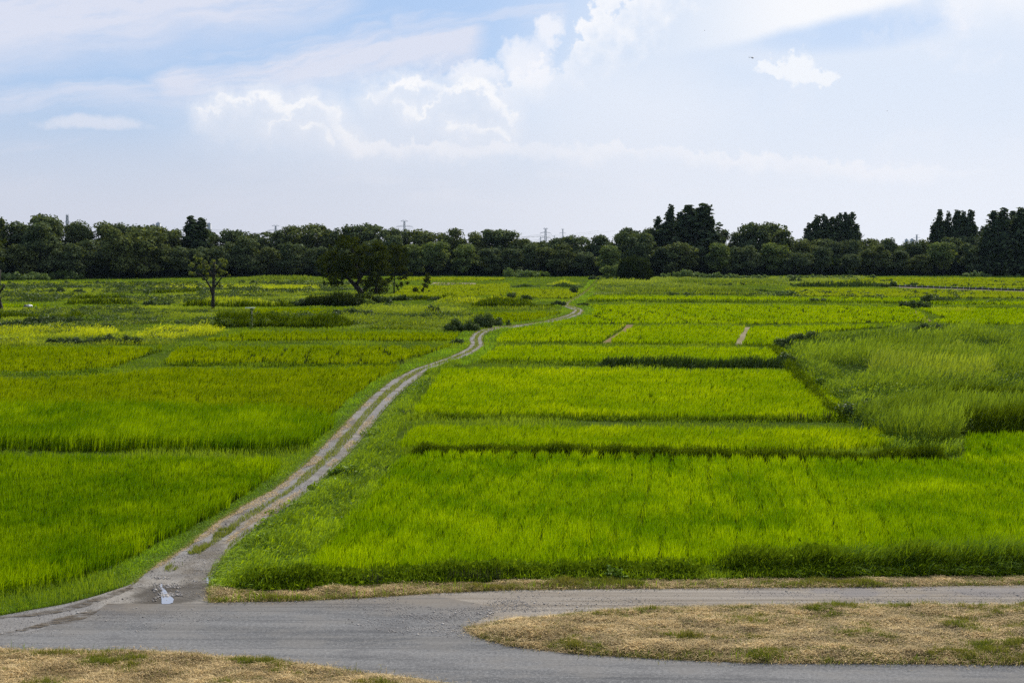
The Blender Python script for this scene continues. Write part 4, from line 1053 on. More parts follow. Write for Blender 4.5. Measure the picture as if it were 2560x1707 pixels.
def bush(px, py, w, h, label, mat='bush', seed=0, group=None, name='bush', size=None, cat='bush'):
    rng = np.random.default_rng(seed + 3000)
    x, y = G(px, py)
    size = size or max(.10, .8 * y / 1360)
    n = max(3, int(w / max(h, .5) * 4)); L = []
    for i in range(n):
        a = rng.uniform(-1, 1); r = h * rng.uniform(.28, .42)
        top = h * (1 - .35 * a * a) * rng.uniform(.75, 1.0)
        L.append((a * w * .45, rng.uniform(-.25, .25) * w * .6, max(r * .6, (top - r) * rng.uniform(.55, 1.1)), r * rng.uniform(.6, 1.2), r * 1.0, r * rng.uniform(.7, 1.1)))
    for i in range(max(2, n // 2)):
        L.append((rng.uniform(-.45, .45) * w, rng.uniform(-.3, .1) * w, h * .22, h * .3, h * .3, h * .26))
    o = link(name, foliage(name, L, size * 1.1, .8, M[mat], rng, rag=.34, fill=.2), None, (x, y, 0))
    return tag(o, label, cat, group)


# broadleaf prototypes for the wood
def wood_proto(seed, mat, kind='round'):
    rng = np.random.default_rng(seed + 5000); L = []
    H = 20.0
    if kind == 'round':
        cw = rng.uniform(5.6, 7.2)
        for i in range(30):
            a = rng.uniform(0, 2 * math.pi); t = rng.random() ** .75
            zc = .16 + .74 * t; prof = math.sqrt(max(0, 1 - ((zc - .50) / .50) ** 2)) * .95
            r = cw * prof * rng.uniform(.45, .95); s = rng.uniform(1.5, 2.9)
            L.append((math.cos(a) * r, math.sin(a) * r, min(zc * H, H - s), s * 1.2, s * 1.2, s * .85))
        L.append((0, 0, H * .5, cw * .6, cw * .6, H * .36))
    else:  # tall pointed
        for i in range(26):
            t = i / 25; a = rng.uniform(0, 6.28); zc = .12 + .84 * t
            r = 2.9 * (1 - t) ** .6 * rng.uniform(.3, .8); s = (2.1 * (1 - t) ** .55 + .55) * rng.uniform(.8, 1.15)
            L.append((math.cos(a) * r, math.sin(a) * r, zc * H, s, s, s * 1.35))
    P, N, S = lobes_leaves(L, .58, .8, rng, rag=.27)
    V, T, v = leaves(P, N, S, np.clip(rng.normal(.5, .27, len(P)), 0, 1), rng)
    cm = mesh_np('crown', V, T, {'v': v}, M[mat])
    acc = Acc()
    tv, tt = tube_np([(0, 0, -.3), (rng.normal(0, .2), 0, H * .3), (rng.normal(0, .4), rng.normal(0, .3), H * .75)], [.38, .28, .08], 6)
    acc.add(tv, tt, np.zeros(len(tv)))
    for i in range(5):
        z0 = rng.uniform(.2, .5) * H; a = rng.uniform(0, 6.28); l = rng.uniform(2.5, 4.5)
        bv, bt = tube_np([(0, 0, z0), (math.cos(a) * l * .5, math.sin(a) * l * .5, z0 + 1.5), (math.cos(a) * l, math.sin(a) * l, z0 + 4)], [.17, .12, .04], 5)
        acc.add(bv, bt, np.zeros(len(bv)))
    return cm, acc.mesh('trunk', M['bark'])


PR = {'round': [wood_proto(i, 'crown') for i in range(7)], 'pale': [wood_proto(20 + i, 'crown_pale') for i in range(2)],
      'mid': [wood_proto(30 + i, 'crown_mid') for i in range(3)], 'cone': [wood_proto(40 + i, 'conifer', 'cone') for i in range(4)]}
trng = random.Random(5)


def wood_tree(px, dist, ytop, label, kind='round', width=1.0, group=None, name='tree', z0=0.0):
    """a tree of the far wood whose top is seen at photo y = ytop"""
    p = at_depth(px, ytop, dist); h = p.z - z0
    cm, tm = trng.choice(PR[kind]); s = h / 20.0
    root = empty(name, (p.x, dist, z0)); root.rotation_euler.z = trng.uniform(0, 6.28)
    sw = width * (s * .5 + .5) * (1.28 if kind == 'cone' else 1)
    for nm, me in (('crown', cm), ('trunk', tm)):
        c = link(nm, me, root); c.scale = (sw, sw, s)
    return tag(root, label, 'tree', group)


SKY_LINE = [(-200, 545), (0, 541), (30, 548), (70, 552), (115, 534), (150, 548), (230, 547), (300, 552), (340, 558), (400, 562), (450, 566), (560, 567), (640, 577), (700, 575), (735, 561), (790, 558), (835, 553), (885, 549), (950, 555), (985, 571), (1048, 566), (1105, 560), (1171, 572), (1211, 577), (1255, 566), (1300, 580), (1340, 598), (1365, 603), (1402, 592), (1470, 587), (1525, 575), (1593, 560), (1625, 568), (1700, 580), (1790, 575), (1821, 566), (1850, 575), (1892, 554), (1935, 556), (1955, 590), (2002, 591), (2100, 592), (2165, 595), (2219, 589), (2270, 601), (2320, 590), (2420, 585), (2500, 580), (2800, 580)]
BASE = [(-300, 702), (0, 701), (300, 698), (600, 693), (1000, 690.5), (1280, 692), (1500, 693), (1700, 691), (2560, 690.5), (2900, 690.5)]


def sky_y(x): return float(np.interp(x, *zip(*SKY_LINE)))
def base_d(x): return G(x, float(np.interp(x, *zip(*BASE))))[1]


MARKS = [(0, 'left edge of the photo'), (115, 'pale pylon at the far left'), (250, 'far left meadow'), (391, 'far white towers'), (487, 'tall twin-topped tree'),
         (545, 'lone pollarded tree'), (625, 'white board on a post'), (689, 'left pylon'), (790, 'big spreading tree on its left side'), (905, 'trunk of the big spreading tree'),
         (1011, 'second pylon'), (1075, 'small slanting tree'), (1180, 'pale fields past the big tree'), (1300, 'willow-like bushes'), (1364, 'tallest pylon'),
         (1420, 'faint second pylon'), (1492, 'far end of the track'), (1580, 'round dark tree'), (1676, 'narrow poplar-like tree'), (1745, 'pair of broad tall conifers'),
         (1821, 'ragged treetops beside the conifers'), (1905, 'domed tree on the skyline'), (1990, 'first conifer row, left part'), (2100, 'first conifer row, right part'), (2215, 'lowest dip of the right-hand wood'),
         (2290, 'far right pylon'), (2390, 'second conifer row'), (2520, 'dark conifer stand')]
used_labels = {}


def mark(px):
    best = min(MARKS, key=lambda m: abs(m[0] - px)); d = px - best[0]
    rel = 'left of the' if d < -14 else ('right of the' if d > 14 else 'behind the')
    return rel + ' ' + best[1]


def uniq(text, px):
    text = text.replace(' of the far wood', ' of the wood')
    if text in used_labels:
        for alt in (', farther out', ', narrower one', ', half hidden', ', wider one'):
            t = text + alt
            if t not in used_labels: text = t; break
    used_labels[text] = 1
    return text


# back rows: skyline
x = -150.0; i = 0
while x < 2760:
    d = base_d(x) + 34 + trng.uniform(-4, 8)
    yt = sky_y(x) + trng.uniform(-5, 4)
    lab = uniq('tall back-row tree of the far wood, ' + mark(x), x)
    wood_tree(x, d, yt, lab, 'round' if 420 < x < 640 else trng.choice(['round', 'round', 'round', 'mid']), trng.uniform(.75, 1.5), 'back row trees of the far wood')
    x += trng.uniform(34, 58); i += 1
# front row
x = -130.0
while x < 2760:
    d = base_d(x) + 7 + trng.uniform(0, 9)
    s = sky_y(x); b = float(np.interp(x, *zip(*BASE)))
    fr = trng.choice([trng.uniform(.55, .7), trng.uniform(.65, .85), trng.uniform(.8, .98)])
    yt = b - (b - s) * fr
    if 1640 < x < 2450: yt = max(yt, 603)
    k = 'round' if 420 < x < 640 else trng.choice(['round', 'round', 'mid', 'round', 'pale' if x > 1000 else 'round'])
    lab = uniq('lower ' + ('paler ' if k == 'pale' else '') + 'front-row tree of the wood, ' + mark(x), x)
    wood_tree(x, d, yt, lab, k, trng.uniform(1.0, 1.3), 'front row trees of the far wood')
    x += trng.uniform(50, 72)
# distinctive trees
wood_tree(478, base_d(480) + 25, 540, 'tall twin-topped tree rising above the wood left of the lone tree, its left half', 'cone', 1.5)
wood_tree(503, base_d(480) + 27, 543, 'tall twin-topped tree rising above the wood left of the lone tree, its right half', 'cone', 1.5)
wood_tree(115, base_d(100) + 30, 533, 'highest rounded crown at the far left of the wood', 'round', 1.2)
wood_tree(1646, base_d(1650) + 30, 538, 'small pointed conifer left of the narrow poplar-like tree', 'cone', 1.0, name='conifer')
wood_tree(1676, base_d(1650) + 28, 509, 'narrow poplar-like tree standing alone above the wood', 'cone', .85, name='conifer')
wood_tree(1665, base_d(1650) + 24, 553, 'broad dark tree below the narrow poplar-like tree', 'cone', 2.2)
wood_tree(1705, base_d(1700) + 30, 527, 'left shoulder of the broad tall conifer group', 'cone', 1.3, name='conifer')
wood_tree(1722, base_d(1700) + 26, 512, 'left of the pair of broad tall conifers', 'cone', 1.9, name='conifer')
wood_tree(1759, base_d(1700) + 28, 507, 'right of the pair of broad tall conifers', 'cone', 2.0, name='conifer')
wood_tree(1780, base_d(1700) + 24, 560, 'slim conifer hugging the right of the tall pair', 'cone', 1.0, name='conifer')
wood_tree(1903, base_d(1900) + 40, 551, 'wide domed tree on the skyline right of the tall conifers', 'round', 1.6)
wood_tree(1690, base_d(1700) + 3, 600, 'rounded tree with a pale lit top, at the wood edge below the tall conifers', 'mid', 1.5)
for k, (xx, yy, ww) in enumerate([(2022, 556, .9), (2042, 536, 1.0), (2061, 533, 1.0), (2080, 540, 1.1), (2099, 530, 1.0), (2113, 530, 1.0), (2129, 528, 1.1), (2141, 558, 1.0)]):
    wood_tree(xx, base_d(2080) + 55, yy, ['leftmost short', 'second from left', 'third from left', 'fourth, lower and wider', 'fifth from left', 'sixth from left', 'seventh and tallest', 'rightmost short'][k] + ' conifer of the first conifer row above the right-hand wood', 'cone', ww, 'conifers of the first row', 'conifer')
for k, (xx, yy, ww) in enumerate([(2334, 560, .9), (2350, 523, .95), (2371, 527, .8), (2393, 523, .95), (2408, 525, .7), (2426, 523, 1.0), (2438, 560, .8)]):
    wood_tree(xx, base_d(2390) + 50, yy, ['leftmost short', 'second from left', 'third, slimmer', 'middle', 'fifth, slimmest', 'sixth and full', 'rightmost short'][k] + ' conifer of the second conifer row above the right-hand wood', 'cone', ww, 'conifers of the second row', 'conifer')
wood_tree(2456, base_d(2456) + 40, 564, 'small conifer in the gap left of the dark conifer stand', 'cone', .9, name='conifer')
for k, (xx, yy, ww) in enumerate([(2470, 560, 1.3), (2486, 524, 1.5), (2508, 520, 1.5), (2532, 527, 1.6), (2554, 517, 1.5), (2580, 522, 1.5)]):
    wood_tree(xx, base_d(2500) + 6 + (k % 2) * 8, yy, ['short left flank', 'first tall', 'second tall', 'third, slightly lower', 'highest', 'outermost'][k] + ' conifer of the dark stand at the right edge', 'cone', ww, 'conifers of the dark stand at the right edge', 'conifer')


# dark leaf wall added behind the front rows to block light, and the far rear canopy
def wood_mass():
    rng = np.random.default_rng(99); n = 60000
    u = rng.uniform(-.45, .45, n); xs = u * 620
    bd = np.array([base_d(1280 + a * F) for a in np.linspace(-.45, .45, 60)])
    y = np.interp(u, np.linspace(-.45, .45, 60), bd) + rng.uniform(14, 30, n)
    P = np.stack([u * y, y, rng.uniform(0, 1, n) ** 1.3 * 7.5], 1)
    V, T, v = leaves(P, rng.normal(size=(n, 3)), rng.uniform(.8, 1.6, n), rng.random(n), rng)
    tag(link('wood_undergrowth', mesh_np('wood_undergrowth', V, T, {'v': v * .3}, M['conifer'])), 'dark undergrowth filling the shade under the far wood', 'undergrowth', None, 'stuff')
    n = 60000; u = rng.uniform(-.45, .45, n); y = 700 + rng.uniform(0, 260, n)
    P = np.stack([u * y, y, 8 + 5 * fbm(u * y * .05, y * .05, 4) + rng.uniform(-3, 3, n)], 1)
    V, T, v = leaves(P, rng.normal(size=(n, 3)) + np.array([0, 0, 1.]), rng.uniform(1.0, 2.2, n), rng.random(n), rng)
    tag(link('far_canopy', mesh_np('far_canopy', V, T, {'v': v}, M['crown'])), 'treetops of the far wood stretching back behind its front rows', 'wood', None, 'stuff')


wood_mass()

# shrubs along the wood edge
for k, (px, py, w, h, lab, mt) in enumerate([
    (10, 701, 12, 4.6, 'pale shrub at the foot of the wood, at the left edge of the photo', 'bush_pale'),
    (50, 701, 11, 4.0, 'pale shrub at the foot of the wood, second from the left edge', 'bush_pale'),
    (92, 701, 11, 4.4, 'pale rounded shrub at the foot of the wood, third from the left edge', 'bush_pale'),
    (150, 699, 18, 4.6, 'darker wide shrub at the foot of the wood, right of the pale ones', 'bush'),
    (1283, 693, 12, 5.0, 'willow-like grey-green shrub at the wood edge, left one of two', 'bush_pale'),
    (1322, 694, 11, 3.8, 'willow-like grey-green shrub at the wood edge, right one of two', 'bush_pale'),
    (1352, 693, 9, 3.8, 'yellow-green shrub at the wood edge below the tallest pylon', 'vine'),
    (1484, 700, 4, 2.6, 'small dark shrub at the far end of the track', 'bush'),
    (1520, 702, 9, 3.0, 'low shrub between the track end and the round dark tree', 'bush'),
    (1655, 696, 5, 2.6, 'small rounded shrub right of the round dark tree', 'bush_pale'),
    (1682, 695, 7, 3.2, 'second rounded shrub right of the round dark tree', 'bush_pale'),
    (1722, 695, 9, 5.0, 'tallest grey-green shrub in the row below the tall conifers', 'bush_pale'),
    (1762, 695, 7, 2.8, 'low grey-green shrub in the row below the tall conifers', 'bush_pale'),
    (1795, 696, 6, 3.8, 'upright grey-green shrub right of the row below the tall conifers', 'bush_pale'),
    (1835, 697, 9, 2.8, 'low broad shrub below the ragged treetops', 'bush_pale'),
    (1890, 697, 10, 2.2, 'long low shrub below the domed tree', 'bush_pale'),
    (1985, 698, 12, 2.4, 'pale low shrub below the left of the first conifer row', 'bush_pale'),
    (2040, 698, 10, 2.6, 'pale shrub below the middle of the first conifer row', 'bush_pale'),
    (2110, 698, 12, 2.2, 'flat pale shrub below the right of the first conifer row', 'bush_pale'),
    (2180, 697, 4, 2.0, 'tiny shrub alone at the edge of the farthest right field', 'bush_pale'),
    (2440, 692, 12, 3.0, 'pale shrub at the foot of the dark conifer stand', 'bush_pale'),
    (2232, 717, 2.4, 2.4, 'dark upright bush at the left end of the low fence', 'bush'),
    (2213, 719, 3.2, 2.0, 'dark round bush in front of the left end of the low fence', 'bush'),
    (2287, 714, 2.5, 1.4, 'small bush behind the low fence, nearer its left end', 'bush'),
    (2387, 716, 2.2, 1.0, 'small bush behind the middle of the low fence', 'bush'),
    (1990, 706, 4.0, 2.8, 'round bush left of the dark hedge in front of the low fence', 'bush'),
    (1965, 739, 7, 1.6, 'pale weedy shrub at the right end of the long grey-green reed belt', 'bush_pale'),
    (2045, 754, 3.5, 1.6, 'small pale bush on the thin bright strip', 'bush_pale'),
    (2325, 755, 6, 2.4, 'grey-green bush beside the corner of the wide yellow-green paddy', 'bush'),
    (2290, 770, 6, 2.4, 'grey-green bush at the far right corner of the wide yellow-green paddy', 'bush'),
]): bush(px, py, w, h, lab, mt, k)
# nearer bushes, left middle ground
for k, (px, py, w, h, lab, mt) in enumerate([
    (40, 822, 7, 1.6, 'dark leafy bush at the left edge above the yellow grass', 'bush'),
    (95, 815, 8, 2.0, 'dark leafy bush in the left meadow, middle of the three', 'bush'),
    (155, 812, 8, 2.0, 'dark leafy bush in the left meadow, right of the three', 'bush'),
    (230, 806, 7, 1.3, 'light leafy bush right of the three dark ones', 'weed'),
    (140, 860, 3.0, 1.1, 'dark low bush at the top edge of the left olive paddy, left one', 'bush'),
    (190, 861, 4.2, 1.2, 'dark low bush at the top edge of the left olive paddy, second', 'bush'),
    (262, 861, 4.6, 1.6, 'dark bush at the top edge of the left olive paddy, largest', 'bush'),
    (330, 861, 3.8, 1.4, 'dark bush at the top edge of the left olive paddy, right one', 'bush'),
    (395, 858, 2.4, .8, 'small bush beside the grassy bund', 'weed'),
    (372, 765, 3.2, 1.8, 'upright dark bush left of the lone tree', 'bush'),
    (410, 766, 2.6, 1.3, 'small dark bush just left of the lone tree', 'bush'),
    (560, 818, 6.5, 2.0, 'vine tangled bush at the left end of the long reed belt', 'vine'),
    (640, 817, 5, 2.2, 'vine tangled bush around the white board post', 'vine'),
    (865, 790, 5, 2.2, 'dark bush in the weeds behind the long reed belt, left one', 'bush'),
    (918, 791, 4.5, 1.5, 'low dark bush in the weeds behind the long reed belt, middle one', 'bush'),
    (1084, 788, 3.4, 2.2, 'pointed dark bush in the pale weeds', 'bush'),
    (1142, 828, 4.2, 2.1, 'dark round bush above the track bend, left of four', 'bush'),
    (1172, 828, 4.0, 2.3, 'dark round bush above the track bend, second of four', 'bush'),
    (1210, 820, 4.2, 2.9, 'tallest dark round bush above the track bend', 'bush'),
    (1245, 815, 4.2, 2.0, 'dark round bush above the track bend, right of four', 'bush'),
    (1143, 862, 1.4, 1.3, 'small young bush at the paddy corner left of the track bend', 'bush'),
    (1398, 764, 3.4, 1.6, 'bush at the right end of the maize-like reeds', 'bush'),
    (1458, 765, 3.0, .9, 'low dark bush inside the sharp bend of the track', 'bush'),
    (1436, 735, 2.6, 2.6, 'thin bush beside the pale field left of the straight track', 'bush'),
    (1310, 752, 4.0, 1.8, 'feathery bush standing out of the maize-like reeds', 'bush'),
    (1278, 748, 2.0, 2.6, 'thin upright bush left of the feathery one', 'bush'),
    (758, 765, 6, 2.6, 'dark bush left below the big spreading tree', 'bush'),
    (805, 765, 7, 2.9, 'dark bush below the big spreading tree, left of its trunk', 'bush'),
    (855, 766, 7, 3.0, 'dark bush below the big spreading tree, nearest its trunk', 'bush'),
    (905, 765, 6, 2.3, 'vine covered bush in front of the trunk of the big tree', 'vine'),
    (948, 760, 6, 2.3, 'leafy bush right of the trunk of the big tree', 'bush'),
    (1000, 752, 6, 1.8, 'low leafy bush below the slim tree', 'bush'),
    (1045, 750, 5, 1.7, 'low leafy bush below the small slanting tree', 'bush'),
    (1090, 752, 4, 1.2, 'low bush right of the small slanting tree', 'bush'),
    (145, 735, 5, 2.6, 'dark bush in the far left meadow', 'bush'),
    (195, 736, 4, 2.0, 'smaller bush in the far left meadow', 'bush'),
    (1985, 912, 3.2, 1.9, 'dark round bush at the right end of the tall dark grass bund', 'bush'),
    (2010, 893, 3.0, 1.9, 'dark bush on the left flank of the reed thicket, upper', 'bush'),
    (1966, 868, 3.0, 1.6, 'dark bush at the left tip of the reed thicket', 'bush'),
    (2020, 852, 4.5, 1.6, 'dark bush behind the left tip of the reed thicket', 'bush'),
    (2330, 838, 9, 2.2, 'wide dark grey-green bush at the back of the reed thicket', 'bush'),
    (2160, 1050, 2.6, 2.2, 'dark bush at the lower left corner of the reed thicket', 'bush'),
    (2060, 975, 3.0, 1.5, 'leafy bush on the left flank of the reed thicket, middle', 'weed'),
    (1535, 1142, 1.4, .9, 'tall dark tuft standing out of the long dark bund', 'weed'),
    (770, 1300, 1.1, .55, 'dark weed clump on the slope right of the track', 'bush'),
    (870, 1190, 2.4, .7, 'leafy weed clump beside the track, below the long dark bund', 'weed'),
    (960, 1185, 1.6, .6, 'dark leafy weed clump at the left end of the long dark bund', 'bush'),
    (1014, 1038, .8, .6, 'small brown-green bush at the left end of the thin weedy bund', 'bush'),
    (1545, 1452, .9, .75, 'dark upright weed in the roadside hedge, centre right', 'weed'),
]): bush(px, py, w, h, lab, mt, 100 + k, size=max(.09, .75 * G(px, py)[1] / 1360))


def stalks(px0, px1, py, h, n, label, seed):
    rng = np.random.default_rng(seed); a = np.array(G(px0, py)); b = np.array(G(px1, py)); t = rng.random(n)
    P = a + (b - a) * t[:, None] + rng.normal(size=(n, 2)) * .12
    wd = max(.02, .55 * a[1] / 1360)
    V, T, v = blades(np.concatenate([P, np.zeros((n, 1))], 1), rng.uniform(.5, 1, n) * h, np.full(n, wd), rng.uniform(0, 3.14, n), rng.normal(size=(n, 2)) * .04, rng.random(n))
    tag(link('dry_stalks', mesh_np('dry_stalks', V, T, {'v': v}, M['stalk'])), label, 'dry stalks', None, 'stuff')


stalks(2061, 2078, 1054, 1.25, 26, 'tallest clump of dark dry stalks on the thin weedy bund', 1)
stalks(1970, 2016, 1053, .85, 40, 'row of dark dry stalks left of the tallest clump', 2)
stalks(1874, 1878, 1052, .8, 4, 'single dark stalk on the thin weedy bund', 3)
stalks(960, 1010, 915, 1.0, 22, 'dark dry stalks at the paddy end beside the track', 4)
stalks(920, 960, 1466, .8, 26, 'dark upright weeds in the roadside hedge, left of centre', 5)
stalks(1120, 1260, 1458, .7, 90, 'row of dark upright weeds along the roadside hedge', 6)


# ------------------------------------------------------------------ near trees traced in elevation
def traced_tree(name, label, crop, base, limbs, clumps, mat, seed, leaf, dens=.8, depth=.6, cat='tree'):
    """crop = (x0, y0, scale); limbs = list of (points, radii px); clumps = (cx, cy, r) in crop pixels"""
    rng = np.random.default_rng(seed); x0, y0, s = crop
    bx, by = x0 + base[0] * s, y0 + base[1] * s; gx, gy = G(bx, by); ppm = F / gy / s
    def W(p, dy=0.0):
        q = at_depth(x0 + p[0] * s, y0 + p[1] * s, gy); return (q.x - gx, dy, q.z)
    root = empty(name, (gx, gy, 0)); tag(root, label, cat)
    acc = Acc()
    for pts, rad in limbs:
        off = rng.normal(0, 1.2)
        P = [W(p, off * i / len(pts) * (0 if pts[0] == base else 1)) for i, p in enumerate(pts)]
        v_, t_ = tube_np(P, [r / ppm for r in rad], 8); acc.add(v_, t_, np.zeros(len(v_)))
    link('trunk', acc.mesh('trunk', M['bark']), root)
    L = []
    for (cx, cy, r) in clumps:
        q = W((cx, cy)); R = r * 1.15 / ppm
        w = rng.uniform(-1, 1) * depth
        L.append((q[0], w, q[2], R, R, R * .9))
    link('crown', foliage('crown', L, leaf, dens, M[mat], rng, fill=.35, rag=.25), root)
    return root


def fill_clumps(outline, n, r0, r1, seed):
    rg = np.random.default_rng(seed); O = np.array(outline, float); out = []
    while len(out) < n:
        c = rg.uniform(O.min(0), O.max(0), (400, 2)); c = c[inpoly(c, O)]
        d, _ = polydist(c, np.concatenate([O, O[:1]]))
        for q, dd in zip(c, d):
            r = rg.uniform(r0, r1)
            if dd > r * .55 and len(out) < n: out.append((q[0], q[1], r))
    return out


traced_tree('lone_tree', 'lone pollarded tree with a dark trunk and sparse leaf tufts in the left meadow', (440, 620, .1084), (850, 1440),
            [([(850, 1440), (852, 1200), (862, 950), (870, 700), (880, 500), (900, 320)], [46, 38, 34, 36, 28, 14]),
             ([(850, 1100), (800, 900), (710, 730), (600, 620), (480, 575)], [30, 24, 17, 12, 6]),
             ([(890, 900), (960, 820), (1080, 670), (1170, 670), (1245, 600)], [22, 18, 14, 11, 8]),
             ([(860, 720), (800, 560), (700, 400), (600, 320)], [18, 14, 10, 6]), ([(870, 500), (862, 400), (862, 335)], [16, 14, 12]),
             ([(890, 560), (1000, 470), (1090, 380)], [14, 10, 6])],
            [(470, 200, 45), (520, 260, 55), (610, 270, 55), (670, 320, 45), (400, 370, 60), (330, 390, 40), (520, 440, 55), (590, 400, 50), (690, 470, 60), (760, 420, 50), (820, 310, 50), (840, 380, 40),
             (1080, 280, 60), (1150, 320, 65), (1110, 390, 55), (960, 430, 45), (990, 510, 45), (1050, 570, 60), (1120, 560, 45), (380, 580, 55), (470, 600, 45), (300, 600, 30), (640, 560, 60), (700, 620, 45), (960, 640, 45), (1190, 640, 35), (640, 720, 35), (760, 700, 35), (980, 870, 42), (940, 720, 35)],
            'crown_lone', 301, .30, .75, 1.6)
traced_tree('spreading_tree', 'big dark spreading tree in the middle of the left fields', (780, 570, .136), (905, 1235),
            [([(905, 1235), (880, 1150), (800, 1060)], [60, 52, 44]), ([(800, 1060), (720, 980), (620, 860), (520, 700), (420, 560)], [40, 34, 26, 16, 8]),
             ([(810, 1060), (880, 930), (960, 840), (1080, 740), (1200, 620)], [36, 28, 22, 16, 8]), ([(860, 960), (820, 700), (760, 450), (700, 300)], [26, 20, 14, 6]),
             ([(1180, 1230), (1180, 1050), (1200, 850), (1230, 600)], [30, 24, 18, 8])],
            fill_clumps([(70, 570), (200, 440), (290, 380), (380, 290), (450, 130), (600, 120), (800, 150), (880, 240), (920, 330), (1000, 290), (1080, 180), (1220, 180), (1300, 280), (1400, 330), (1450, 600), (1450, 850), (1400, 1100), (1300, 1210), (1060, 1210), (1000, 1000), (950, 900), (850, 850), (780, 940), (640, 880), (600, 1040), (480, 1050), (400, 1080), (270, 1040), (230, 900), (200, 850), (90, 700)], 210, 34, 84, 5) + [(250, 850, 62), (300, 920, 66), (330, 990, 55), (420, 930, 62), (420, 1020, 50), (540, 960, 54), (620, 900, 48), (180, 760, 66), (130, 690, 56), (110, 610, 50), (240, 560, 80), (560, 1010, 40), (260, 1010, 40), (340, 1060, 34), (1100, 1000, 80), (1220, 1120, 80), (1320, 1130, 70), (1000, 1130, 55), (1120, 1180, 60), (760, 900, 50), (840, 920, 55), (900, 1000, 55), (960, 960, 70), (1000, 1060, 60), (700, 850, 60), (600, 820, 70), (480, 860, 70)],
            'crown_near', 302, .34, .62, 5.5)
traced_tree('slim_tree', 'slim tree with a thin straight trunk against the right side of the big spreading tree', (780, 570, .136), (1508, 1200),
            [([(1508, 1200), (1510, 1000), (1530, 800), (1580, 500)], [13, 12, 10, 5]), ([(1520, 1190), (1570, 1140), (1600, 1090)], [4, 4, 2]), ([(1520, 950), (1620, 880), (1760, 840)], [6, 4, 2])],
            [(1500, 350, 70), (1600, 380, 80), (1700, 400, 70), (1460, 450, 80), (1580, 500, 100), (1710, 520, 80), (1540, 640, 90), (1660, 640, 90), (1740, 620, 50), (1600, 760, 80), (1500, 780, 60), (1700, 760, 50), (1770, 850, 50), (1830, 850, 35), (1700, 900, 50), (1620, 930, 45), (1480, 900, 50), (1760, 1010, 40), (1640, 1030, 45), (1580, 1060, 40), (1580, 1130, 25), (1420, 960, 60)],
            'crown_near', 303, .32, .9, 2.0)
traced_tree('young_tree', 'small slanting leafy tree right of the big spreading tree', (780, 570, .136), (2040, 1200),
            [([(2040, 1200), (2060, 1060), (2110, 900)], [10, 8, 4])],
            [(2110, 850, 35), (2130, 910, 50), (2090, 960, 45), (2140, 990, 45), (2060, 1050, 45), (2110, 1070, 40), (2040, 1130, 35), (2150, 1160, 22), (2030, 1180, 25)], 'crown_near', 304, .28, .7, 1.0)
traced_tree('young_tree', 'smallest leafy sapling just left of the small slanting tree', (780, 570, .136), (1900, 1210),
            [([(1900, 1210), (1900, 1120)], [7, 4])], [(1870, 1130, 30), (1910, 1120, 40), (1930, 1150, 30), (1890, 1170, 30)], 'crown_near', 305, .26, .7, .8)
traced_tree('pollarded_tree', 'cut dark trunk with stub branches at the left edge of the photo', (-200, 520, .172), (1150, 1500),
            [([(1175, 1510), (1160, 1380), (1150, 1250), (1165, 1100), (1185, 900)], [48, 34, 26, 22, 18]), ([(1160, 1220), (1200, 1180), (1245, 1120)], [16, 14, 11]), ([(1160, 1320), (1190, 1300), (1205, 1290)], [7, 5, 3]),
             ([(1160, 1090), (1185, 1080), (1200, 1070)], [7, 5, 3]), ([(1150, 1240), (1060, 1050), (960, 800), (1000, 600)], [22, 18, 12, 6]), ([(960, 800), (1060, 700), (1130, 620)], [9, 6, 3])],
            [(1185, 480, 38), (1160, 560, 40), (1170, 610, 25), (1195, 740, 32), (1160, 720, 30), (1060, 520, 90), (1080, 660, 80), (960, 600, 90), (900, 700, 80), (1010, 760, 80)], 'crown_near', 306, .24, .6, 1.5)
# round dark tree and its pale neighbour
rng = np.random.default_rng(4)
L = [(rng.uniform(-4.6, 4.6), rng.uniform(-3, 3), rng.uniform(1.6, 7.0), 2.2, 2.2, 2.0) for _ in range(26)] + [(0, 0, 4.5, 6.2, 5, 4.6), (0, 0, 7.6, 3.6, 3, 2.4), (-2.5, 0, 7.3, 2.6, 2, 2), (2.6, 0, 7.0, 2.6, 2, 2), (5.5, 0, 3.2, 2.0, 2, 2.4), (-5.2, 0, 2.6, 2, 2, 2)]
gx, gy = G(1585, 705); root = empty('round_tree', (gx, gy, 0)); tag(root, 'round dark tree standing at the field edge right of the far end of the track', 'tree')
link('crown', foliage('crown', L, .40, 1.1, M['crown_dark'], rng), root)
tv, tt = tube_np([(0, 0, -.2), (0, 0, 3)], [.4, .25]); link('trunk', mesh_np('trunk', tv, tt, None, M['bark']), root)
L = [(rng.uniform(-3.4, 3.4), rng.uniform(-2, 2), rng.uniform(2.5, 5.6), 1.6, 1.5, 1.2) for _ in range(12)] + [(3.0, 0, 2.2, 1.6, 1.5, 1.5)]
gx, gy = G(1526, 697); root = empty('pale_tree', (gx, gy, 0)); tag(root, 'small pale green tree leaning out to the left of the round dark tree', 'tree')
link('crown', foliage('crown', L, .42, .8, M['crown_pale'], rng), root)
tv, tt = tube_np([(2, 0, -.2), (1, 0, 2), (0, 0, 4)], [.25, .2, .1]); link('trunk', mesh_np('trunk', tv, tt, None, M['bark']), root)


# ------------------------------------------------------------------ small built things
def boxes(name, bx, mat, parent):
    acc = Acc()
    for b in bx:
        v_, t_ = box_np(*b); acc.add(v_, t_, np.zeros(len(v_)))
    return link(name, acc.mesh(name, mat), parent)


